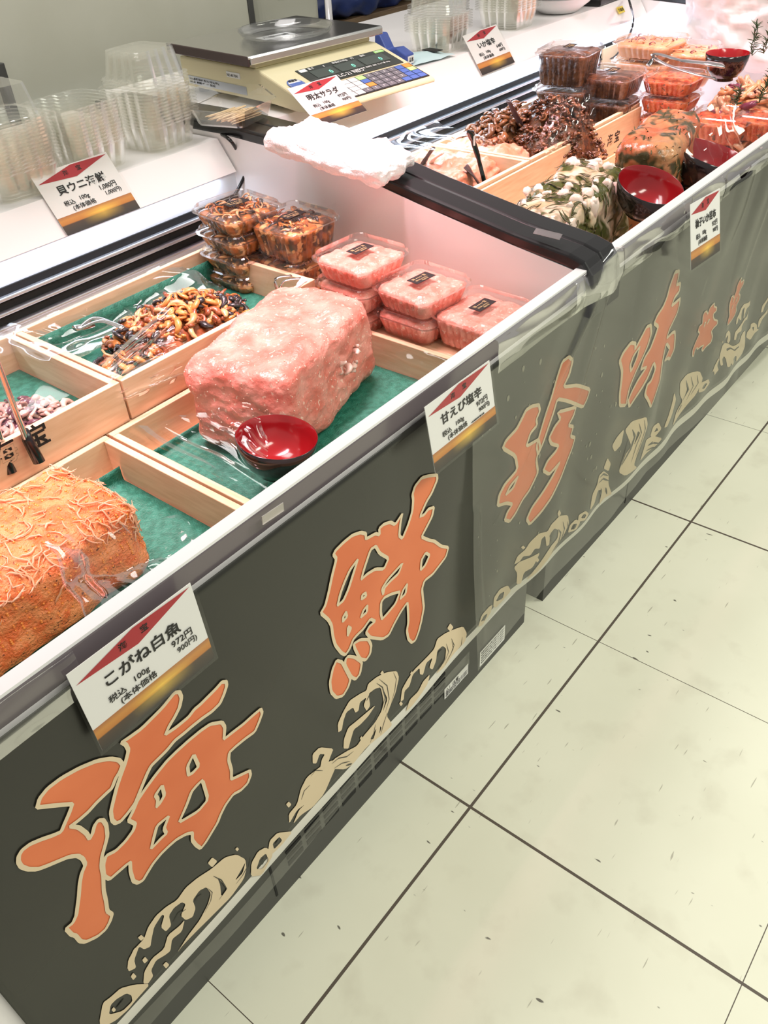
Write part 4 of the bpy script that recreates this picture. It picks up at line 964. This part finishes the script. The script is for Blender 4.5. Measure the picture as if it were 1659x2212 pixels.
def pbox(u0, u1, v0, v1, h0, h1, m, name, parent=None, bevel=0):
    mb = MB(); mb.lohi((-.205 + .41 * u0, -L_ * v1, h0), (-.205 + .41 * u1, -L_ * v0, h1)); mb.v = [tuple(PM @ Vector(q)) for q in mb.v]
    return mb.build(name, m, parent or sc, bevel=bevel)
def ptext(b, u, v, size, m, parent=None, name='lettering', bold=0):
    return text(b, size, m, parent or sc, mtx=PM @ Matrix.Translation((-.205 + .41 * u, -L_ * v, .0030)), name=name, bold=bold)
dp = pbox(.20, .95, .07, .50, -.001, .0012, K['lcd'], 'display')
for u0, u1 in ((.27, .45), (.47, .66), (.68, .90)): pbox(u0, u1, .17, .36, .001, .0020, mat('lcd_window', (.06, .075, .065), .12), 'lcd_window', dp)
for u in (.39, .58, .82): ptext('0', u, .33, .020, K['digit'], dp, 'digit')
for b, u, v, s_ in (('重さ', .28, .145, .010), ('g', .40, .145, .010), ('単価(円/100g)', .48, .145, .009), ('円', .64, .145, .009), ('値段', .72, .145, .009), ('円', .87, .145, .009), ('LC-21 NEO', .40, .475, .018), ('取引証明以外用  風袋引  固定  ひょう量 15kg', .52, .425, .007)):
    ptext(b, u, v, s_, K['paper'], dp)
pbox(.215, .27, .085, .15, .001, .0018, K['paper'], 'white_tab', dp); pbox(.86, .94, .085, .14, .001, .0018, K['kgr'], 'green_tab', dp)
kp = pbox(.27, .975, .54, .95, -.001, .0012, K['black_matte'], 'keypad')
ROWS = ['WWWGggggbO', 'WWWbggggbG', 'WWWOggggbb', 'WWgggggbbb']
KM = {'W': 'paper', 'G': 'kgr', 'g': 'kg', 'b': 'kb', 'O': 'ko'}
for j, r_ in enumerate(ROWS):
    for i, ch_ in enumerate(r_):
        u0 = .285 + i * .0685; v0 = .555 + j * .097
        k_ = pbox(u0, u0 + .061, v0, v0 + .086, .001, .0022, K[KM[ch_]], 'key', kp)
        if ch_ == 'g': ptext(str((j * 4 + i) % 10), u0 + .022, v0 + .062, .010, K['paper'], k_)
def disc(u, v, r, h, m, name, parent=None, half=None):
    mb = MB(); mb.add([PM @ Vector((-.205 + .41 * u + r * math.cos(a), -L_ * v + r * math.sin(a), h)) for a in [i * math.pi / 18 for i in range(36)]], [tuple(range(36))]); return mb.build(name, m, parent or sc)
d_ = disc(.095, .36, .024, .0012, K['kb'], 'round_sticker'); disc(.095, .36, .0205, .0016, K['paper'], 'sticker_face', d_)
pbox(.048, .142, .33, .42, .0010, .0020, K['kb'], 'sticker_band', d_); ptext('検査済', .06, .30, .009, K['ink'], d_, bold=.02)
SM = Matrix.Translation((-.2056, .14, .008)) @ Matrix.Rotation(-math.pi / 2, 4, 'Z') @ Matrix.Rotation(math.pi / 2, 4, 'X')
def stext(b, x, z, s_, m, par): return text(b, s_, m, par, mtx=SM @ Matrix.Translation((x, z, .0012)), name='lettering')
pl = MB().lohi((-.2066, -.12, .012), (-.2048, .13, .030)).build('rating_plate', K['alu'], sc)
stext('特定計量器 電子式はかり  型式 ひょう量 15kg 目量 5g', .015, .014, .0055, K['ink'], pl); stext('精度等級 3   使用温度 -10℃～40℃   器種 検定', .015, .007, .0055, K['ink'], pl)
ns_ = MB().lohi((-.2066, -.10, .044), (-.2048, -.045, .056)).build('number_sticker', K['paper'], sc); stext('NO.4017041', .187, .038, .0085, K['ink'], ns_)
for x_, y_ in ((-.17, .12), (.17, .12), (-.17, -.14), (.17, -.14)):
    MB().loft([[Vector((x_ + .014 * math.cos(a), y_ + .014 * math.sin(a), z)) for a in [i * math.pi / 8 for i in range(16)]] for z in (-.0105, .006)]).build('foot', K['black'], sc)
q = at(709, 12, y=1.44)
po = thing('display_pole', 'upright steel pole rising behind the weighing pan of the ivory scale', 'pole', (q.x, 1.44, .929))
MB().tube([(0, 0, -.008), (0, 0, .62)], .0105, 16).build('pole_tube', K['steel'], po, smooth=True)
MB().tube([(0, 0, -.010), (0, 0, .006)], .028, 20).build('pole_foot', K['steel'], po)
# glass lid and white slip on the pan
pc = at(618, 72, z=1.034)
o = MB().lathe([(.02, .001), (.095, .001), (.105, .006), (.112, .016), (.115, .018), (.116, .016), (.107, .004), (.096, 0)], 48).build('clear_dish', K['clear'], None, smooth=True); o.location = (pc.x, pc.y, 1.0312)
tag(o, 'round clear shallow dish lying on the steel weighing pan', 'dish')
sp_ = thing('paper_slip', 'printed paper slip 八雲白折 lying in the clear dish on the pan', 'paper', (pc.x - .035, pc.y - .0, 1.0335), -.2)
MB().lohi((-.045, -.022, 0), (.045, .022, .0006)).build('slip', mat('slip_paper', (.6, .62, .63), .5), sp_)
text('八雲白折', .019, K['ink'], sp_, mtx=Matrix.Translation((-.040, -.008, .0010)), name='lettering')
# toothpicks in their clear box
tc_ = at(505, 250, z=.938)
bx = thing('toothpick_box', 'open clear plastic box of toothpicks on the black divider beside the scale', 'box', (tc_.x, tc_.y, .9295), .25)
mb = MB(); mb.loft([rr(.115, .115, .015, 4, 0), rr(.120, .120, .016, 4, .004), rr(.140, .140, .018, 4, .034), rr(.152, .152, .02, 4, .034), rr(.152, .152, .02, 4, .032)], True, False); mb.build('box_shell', K['clear'], bx)
mb = MB(); mb.loft([[Vector((p.x, p.y + .03 * k + .0, p.z)) for p in rr(.15, .15 - .0 * k, .02, 4, .036 + .02 * k)] for k in (0, 1)], False, False); mb.build('lid_rim', K['clear'], bx)
pk0 = MB().tube([(-.043, 0, 0), (-.036, 0, 0), (.038, 0, 0), (.043, 0, 0)], [.0005, .0013, .0013, .0009], 6).build('toothpick', K['pick'], None, smooth=True)
R3 = random.Random(4)
for i in range(40):
    o = pk0 if i == 0 else pk0.copy()
    if i: COL.objects.link(o)
    row = i // 14
    o.location = (tc_.x + R3.uniform(-.010, .012), tc_.y - .045 + (i % 14) * .0062 + R3.uniform(-.002, .002), .9370 + row * .0042 + R3.uniform(0, .0012)); o.rotation_euler = (0, R3.uniform(-.03, .03), .10 + R3.uniform(-.16, .16))
    tag(o, 'wooden toothpick lying in the clear box beside the scale', 'toothpick', 'toothpicks in the clear box')
# ------------------------------------------------------------------ towel on the divider
tw = block('hand_towel', (.150, .265, .042), 40, .020, .011, 17, K['towel'], 5.5)
c = at(735, 325, z=.925); tw.location = (c.x - .004, c.y, .905); tw.rotation_euler = (.15, .02, .10)
tag(tw, 'folded white hand towel draped across the black divider', 'towel')
# ------------------------------------------------------------------ things on the far shelf and behind
c = at(852, 142, z=.9185)
td = thing('tape_dispenser', 'small blue dispenser with a white label standing right of the ivory scale', 'dispenser', (c.x, c.y, .9185), .1)
mb = MB(); mb.loft([[Vector((-.02, y, z)) for y, z in [(-.05, 0), (-.05, .03), (-.02, .045), (.01, .04), (.03, .075), (.045, .075), (.05, 0)]], [Vector((.02, y, z)) for y, z in [(-.05, 0), (-.05, .03), (-.02, .045), (.01, .04), (.03, .075), (.045, .075), (.05, 0)]]]); mb.build('dispenser_body', K['blue'], td, bevel=.003)
MB().lohi((-.012, -.0515, .008), (.016, -.0498, .026)).build('label', K['paper'], td); text('品番', .011, K['ink'], td, (-.008, -.0520, .013))
c = at(905, 128, z=.92)
tb = thing('paper_bag', 'pale teal flat paper bag with a black sticker beside the blue dispenser', 'bag', (c.x, c.y, .9195), -.15)
MB().grid(lambda a, b: Vector(((a - .5) * .17, (b - .5) * .11, .004 + .011 * math.sin(a * 3.1) * math.sin(b * 3.1) + .004 * noise.noise(Vector((a * 4, b * 4, 2))))), 24, 18).build('bag_sheet', K['teal'], tb, smooth=True)
MB().lohi((.040, -.02, .0125), (.072, .03, .0145)).build('bag_sticker', K['ink'], tb)
c = at(1205, 26, z=.9185)
for i in range(3):
    o = MB().lathe([(.045, 0), (.06, .002), (.10, .030), (.112, .046), (.115, .047), (.108, .044), (.06, .008), (.01, .006)], 40, 0, True, True).build('white_dish', K['white_gloss'], None, smooth=True)
    o.location = (c.x, c.y, .9190 + i * .009); tag(o, ('lowest', 'middle', 'topmost')[i] + ' white dish of the little pile beside the tall tub stack', 'dish', 'white dishes on the shelf')
c = at(1296, 6, z=.92)
o = thing('serving_tray', 'flat black tray with a grey rim lying at the far end of the shelf', 'tray', (c.x + .03, c.y + .05, .9185), .05)
MB().lohi((-.10, -.08, 0), (.10, .08, .022)).build('tray_body', K['black'], o, bevel=.004); MB().lohi((-.102, -.082, .020), (.102, .082, .026)).build('tray_rim', K['alu'], o, bevel=.002)
p_ = on(1341, 21, FP2, FN); o = MB().lohi((-.022, -.0006, -.011), (.022, .0006, .011)).build('price_sticker', K['yellow'], None); frame(o, p_, (1, 0, 0), (0, .045, .060))
tag(o, 'tiny yellow sticker on the far white shelf front', 'sticker'); text('冷蔵庫', .013, K['ink'], o, (-.02, -.001, -.005))
def cable(pts, label, r=.0038):
    o = MB().tube(pts, r, 8).build('power_cable', K['black'], None, smooth=True); return tag(o, label, 'cable')
def smooth(pts, n=5):
    out = []; P_ = [pts[0]] + pts + [pts[-1]]
    for i in range(1, len(P_) - 2):
        for k in range(n):
            t = k / n; a, b, c_, d = P_[i - 1], P_[i], P_[i + 1], P_[i + 2]
            out.append(.5 * ((2 * b) + (c_ - a) * t + (2 * a - 5 * b + 4 * c_ - d) * t * t + (3 * b - a - 3 * c_ + d) * t ** 3))
    return out + [pts[-1]]
cable(smooth([at(430, 283, z=.902), at(470, 287, z=.903), at(497, 303, z=.903), at(515, 330, y=1.012), at(530, 352, y=.992), at(531, 372, y=.992), at(518, 402, y=1.0), at(505, 425, y=1.01)]), 'black cable bending over the shelf corner down into the near case')
cable(smooth([at(1357, -6, z=.925), at(1362, 12, z=.927), at(1368, 40, y=.93), at(1362, 70, y=.93), at(1345, 100, y=.99), at(1322, 125, y=1.0), at(1290, 128, y=1.005)]), 'black cable hanging over the far shelf corner behind the squid packs')
a_, b_ = at(1300, 106, y=1.006), at(1352, 138, y=1.006)
o = MB().lohi((a_.x, .998, b_.z), (b_.x, 1.006, a_.z)).build('cardboard_piece', K['card_brown'], None, bevel=.001); tag(o, 'brown cardboard piece against the back wall of the far case', 'cardboard')
# cream partition and store room things behind the counter
xe = at(545, 20, y=1.9).x
o = thing('partition_panel', 'cream partition panel standing behind the counter at the upper left', 'panel', (0, 1.9, 0))
MB().lohi((-2.5, 0, 0), (xe - .02, .04, 2.1)).build('panel_board', K['cream'], o); MB().lohi((xe - .02, -.006, 0), (xe + .004, .046, 2.12)).build('edge_post', K['grey_dark'], o, bevel=.003)
q = at(6, 170, y=1.86); o = MB().lohi((q.x - .012, 1.85, 0), (q.x + .012, 1.874, at(8, 134, y=1.86).z)).build('rack_leg', K['grey_dark'], None, bevel=.002); tag(o, 'dark metal rack leg against the cream partition at the left edge', 'rack leg')
q0, q1 = at(552, 48, y=2.05), at(700, 20, y=2.05)
o = thing('storage_bin', 'cream plastic bin with a grey label behind the weighing scale', 'bin', ((q0.x + q1.x) / 2, 2.2, 0))
wd = q1.x - q0.x; mb = MB()
mb.loft([[Vector((p.x, p.y, z)) for p in rr(wd * k, .3, .05, 6, 0)] for z, k in ((.4, .9), (1.05, 1), (1.1, 1.03), (1.12, 1.0))]); mb.build('bin_body', K['cream'], o)
MB().lohi((-.06, -.153, .955), (-.005, -.149, .985)).build('bin_label', mat('label_grey', (.2, .19, .17), .5), o)
MB().lohi((-.3, -.16, 0), (.3, .16, .4)).build('bin_stand', K['black_matte'], o)
q0, q1 = at(718, 40, y=2.2), at(985, 3, y=2.2)
o = thing('work_table', 'dark wooden work table behind the counter with bags piled on it', 'table', (3.35, 2.4, 0))
MB().lohi((-.75, -.2, .74), (1.6, .6, .80)).build('table_top', K['tablewood'], o, bevel=.003); MB().lohi((-.72, -.1, .02), (1.55, .58, .74)).build('table_cabinet', K['black_matte'], o)
bb = block('blue_bag', (.66, .34, .26), 26, .09, .05, 5, K['bluebag'], 2.2); bb.location = (2.93, 2.36, .80); tag(bb, 'crumpled dark blue bag lying on the table behind the scale', 'bag')
wb_ = block('clear_sack', (.5, .3, .13), 26, .05, .04, 8, mat('sack', (.50, .45, .36), .4, bump=.5, bscale=14), 4.2); wb_.location = (3.56, 2.36, .80); tag(wb_, 'beige plastic sack on the table right of the blue bag', 'bag')
# ------------------------------------------------------------------ utensils
def rod(name, pts, r, m, label, cat, flat=1, parts=None):
    o = thing(name, label, cat, pts[0]); b = pts[0]
    MB().tube([p - b for p in smooth(pts)], r, 10, 0, flat).build('shaft', m, o, smooth=True)
    return o
o = rod('spatula', [at(1048, 400, z=.70), at(1034, 345, z=.775), at(1022, 305, z=.82), at(1015, 282, z=.85)], [.006] * 6 + [.008] * 5 + [.010] * 4 + [.006], K['black'], 'tall black slotted spatula handle standing in the mentaiko salad', 'spatula', .35)
p_ = at(1020, 300, z=.828) - o.location
MB().tube([p_ + Vector((.0, -.006, -.014)), p_ + Vector((0, -.006, .014))], .0024, 8).build('hanging_slot', K['paper'], o)
rod('spatula', [at(905, 368, z=.715), at(922, 340, z=.755), at(936, 320, z=.785)], [.008] * 5 + [.006] * 6, K['black'], 'short black handle leaning out of the mentaiko salad by the towel', 'spatula', .6)
rod('spoon', [at(926, 366, z=.712), at(936, 345, z=.745), at(957, 330, z=.765)], .007, K['palecube'], 'pale spoon handle beside the short black handle in the mentaiko salad', 'spoon', .5)
rod('flat_server', [at(1038, 402, z=.70), at(1018, 372, z=.735), at(1005, 358, z=.75)], .017, K['steel_dark'], 'brown steel server stuck low in the mentaiko salad', 'server', .18)
rod('flat_server', [at(1128, 275, z=.76), at(1112, 245, z=.80), at(1098, 217, z=.835)], .015, K['steel_dark'], 'brown steel server standing in the amber brown mound', 'server', .18)
rod('spatula', [at(1256, 300, z=.72), at(1243, 262, z=.775), at(1233, 235, z=.81)], .0075, K['black'], 'black handle standing before the dark sticky mound', 'spatula', .5)
def tongs(name, A, B, mid, label, r=.006):
    o = thing(name, label, 'tongs', A); mb = MB()
    for s in (-1, 1):
        off = Vector((0, .010 * s, 0)); pts = smooth([A - A, (mid - A) + off, (B - A) + off * 1.2])
        mb.tube(pts, r, 8, 0, .35)
    mb.build('tong_arms', K['steel'], o, smooth=True); 
    MB().tube([Vector((-.004, 0, .004)), Vector((.012, 0, .0)), Vector((.03, 0, -.002))], .010, 10, 0, .5).build('tong_joint', K['steel'], o, smooth=True); return o
tongs('tongs', at(168, 712, z=.742), at(258, 705, z=.752), at(210, 690, z=.757), 'steel tongs resting on the left side of the shellfish mound')
tongs('tongs', at(605, 640, z=.735), at(640, 598, z=.765), at(603, 606, z=.765), 'small steel tongs hooked on the pine board above the pink block', .004)
rod('spoon', [at(632, 632, z=.745), at(648, 612, z=.760), at(660, 602, z=.765)], [.004] * 4 + [.008] * 4 + [.010, .009, .004], K['white_gloss'], 'white spoon leaning on the pine board behind the pink block', 'spoon', .4)
o = rod('skimmer', [at(62, 962, z=.725), at(30, 880, z=.80), at(0, 800, z=.86), at(-25, 735, z=.91)], .0045, K['steel'], 'steel rod with black grip standing by the roe block at the left edge', 'utensil')
MB().tube([at(85, 998, z=.70) - o.location, at(60, 950, z=.735) - o.location, at(52, 928, z=.752) - o.location], [.012, .011, .008], 10, 0, .7).build('grip', K['black'], o, smooth=True)
o = rod('skimmer', [at(8, 965, z=.73), at(-12, 910, z=.78), at(-30, 850, z=.83)], .0045, K['steel'], 'second black grip cut by the left picture edge above the roe block', 'utensil')
MB().tube([at(24, 1022, z=.69) - o.location, at(8, 985, z=.715) - o.location, at(0, 955, z=.74) - o.location], [.012, .011, .008], 10, 0, .7).build('grip', K['black'], o, smooth=True)
A, Bm, B = at(1412, 124, z=.86), at(1470, 130, z=.865), at(1560, 142, z=.86)
o = thing('serving_tongs', 'large steel serving tongs lying over the far packs and the squid tubes', 'tongs', A); mb = MB()
mb.tube([v - A for v in smooth([at(1400, 142, z=.84), A, at(1418, 116, z=.872), Bm, at(1520, 136, z=.868), B])], [.010] * 16 + [.016] * 5 + [.026] * 5, 10, 0, .22)
mb.tube([v - A for v in smooth([A, at(1440, 140, z=.845), at(1500, 160, z=.83), at(1545, 170, z=.82)])], .009, 10, 0, .3)
mb.build('tong_arms', K['steel'], o, smooth=True)
# ------------------------------------------------------------------ cling film, bag, tape
def crease(u, v, seed):
    """long shallow folds running along v, with a few cross ones"""
    w_ = .35 * noise.noise(Vector((v * 1.3, u, seed)))
    a_ = abs(noise.noise(Vector((u * 5 + w_, v * .7, seed)))); b_ = abs(noise.noise(Vector((u * 2.1, v * 2.4 + w_, seed + 9))))
    return (1 - min(1, a_ * 3.2)) * .8 + (1 - min(1, b_ * 3)) * .5
def film(pts, label, bulge=.02, amp=.006, seed=1, m='film', n=44, pleat=0, name='plastic_film'):
    a, b, c, d = [Vector(p) for p in pts]       # a-b near edge, d-c far edge
    nrm = (b - a).cross(d - a).normalized()
    def fn(u, v):
        e = .05 * noise.noise(Vector((v * 3, seed, 1))); e2 = .06 * noise.noise(Vector((u * 3, seed, 5)))
        p = a.lerp(b, u + e).lerp(d.lerp(c, u + e), v + e2)
        k = amp * crease(u, v, seed)
        k += pleat * (abs(((u * 6 + .5 * noise.noise(Vector((v * 1.5, seed, 0)))) % 1) - .5) - .25) * (1 - .7 * v)
        return p + nrm * (bulge * math.sin(math.pi * u) * math.sin(math.pi * v) + k)
    o = MB().grid(fn, n, n).build(name, K[m], None, smooth=True, fixn=False)
    return tag(o, label, 'plastic film')
V = Vector
film([V((.395, .60, .715)), V((.40, .63, .775)), V((.56, .66, .80)), V((.52, .60, .70))], 'pleated cling film bunched over the pine corner before the shellfish mound', .01, .012, 2, pleat=.03)
film([V((.36, .56, .70)), V((.48, .40, .745)), V((.47, .36, .70)), V((.375, .27, .675))], 'cling film pulled tight from the pine corner over the red bowl and the short board', .0, .006, 5, pleat=.012)
film([V((.10, .36, .755)), V((.27, .33, .70)), V((.26, .24, .665)), V((.06, .22, .72))], 'cling film stretched over the near corner of the orange roe block', .015, .004, 7)
film([V((.80, .70, .70)), V((.98, .66, .71)), V((.99, .66, .845)), V((.83, .72, .80))], 'crinkled cling film standing in front of the deep brown packs', .012, .010, 9)
film([V((.40, .93, .745)), V((.80, .93, .745)), V((.80, .80, .70)), V((.42, .82, .70))], 'loose cling film hanging over the back pine board behind the shellfish', .02, .006, 11)
film([V((.05, .63, .75)), V((.40, .63, .75)), V((.40, .90, .77)), V((.10, .90, .77))], 'cling film lifted over the mauve squid tray at the left edge', .03, .008, 13)
film([V((.74, .23, .665)), V((.90, .23, .665)), V((.90, .50, .672)), V((.80, .50, .665))], 'cling film lying on the green mat between the pink block and the pink packs', .01, .004, 15)
film([V((1.74, .63, .74)), V((2.02, .64, .745)), V((2.05, .66, .86)), V((1.80, .66, .85))], 'pleated cling film standing before the dark sticky mound in the far tray', .01, .014, 17, pleat=.035)
film([V((1.70, .21, .70)), V((2.02, .21, .72)), V((2.05, .30, .86)), V((1.72, .30, .84))], 'cling film standing between the salmon block and the far rim', .01, .012, 19, pleat=.03)
film([V((1.19, .66, .745)), V((1.70, .66, .745)), V((1.70, .93, .80)), V((1.20, .93, .79))], 'cling film tented over the mentaiko salad tray', .02, .008, 21)
film([V((2.15, .58, .72)), V((2.35, .60, .72)), V((2.36, .64, .84)), V((2.16, .62, .84))], 'cling film behind the salmon block before the short dark stack', .01, .010, 23)
def rimfilm(x0, x1, label, seed, amp=.006):
    P_ = [(.149, .7945), (.1445, .791), (.142, .775), (.1385, .757), (.1375, .738)]
    def fn(u, v):
        x = x0 + (x1 - x0) * u; k = v * 4; i = min(3, int(k)); f = k - i
        y = P_[i][0] * (1 - f) + P_[i + 1][0] * f; z = P_[i][1] * (1 - f) + P_[i + 1][1] * f
        c_ = amp * crease(x * 1.6, v * .6, seed) * (.35 + .65 * math.sin(math.pi * v))
        hump = max(0, 1 - abs(x - 1.112) / .075)
        return Vector((x, y - c_ - .0012 - .016 * hump, z + .024 * hump * (1 - v) + c_ * .4))
    o = MB().grid(fn, int((x1 - x0) * 150), 20).build('plastic_film', K['film'], None, smooth=True, fixn=False); return tag(o, label, 'plastic film')
rimfilm(.76, 1.03, 'creased film taped over the front rim beside the single pink pack', 3, .007)
rimfilm(1.0, 1.45, 'crumpled film wrapping the front corner of the black divider', 4, .012)
rimfilm(1.45, 2.95, 'long silvery film wrapped over the far front rim', 6, .011)
rimfilm(-.3, .0, 'glossy film over the near front rim left of the こがね白魚 card', 8, .004)
p_ = at(1605, 90, x=2.86)
bg = block('plastic_bag', (.14, .46, .26), 30, .06, .05, 7, mat('white_poly', (.82, .78, .78), .35, bump=.3, bscale=20), 6.6); bg.location = (2.88, .52, .74)
tag(bg, 'bulging milky white plastic bag against the far end wall', 'bag')
def tape(A, B, wd, label):
    A, B = Vector(A), Vector(B); o = MB().box((0, 0, 0), ((B - A).length, wd, .0006)).build('tape_piece', K['bagwhite'], None); frame(o, (A + B) / 2, B - A, Vector((0, -.3, 1)))
    return tag(o, label, 'tape')
tape(at(1155, 498, z=.842), at(1212, 512, z=.835), .022, 'short piece of cloudy tape across the black divider')
a_, b_ = at(566, 1125, y=.1365), at(612, 1094, y=.1365)
o = MB().lohi((0, -.0008, -.006), ((b_ - a_).length, .0003, .006)).build('tape_piece', K['bagwhite'], None); frame(o, a_, b_ - a_, (0, 0, 1)); tag(o, 'clear tape holding the banner top edge below the short pine board', 'tape')
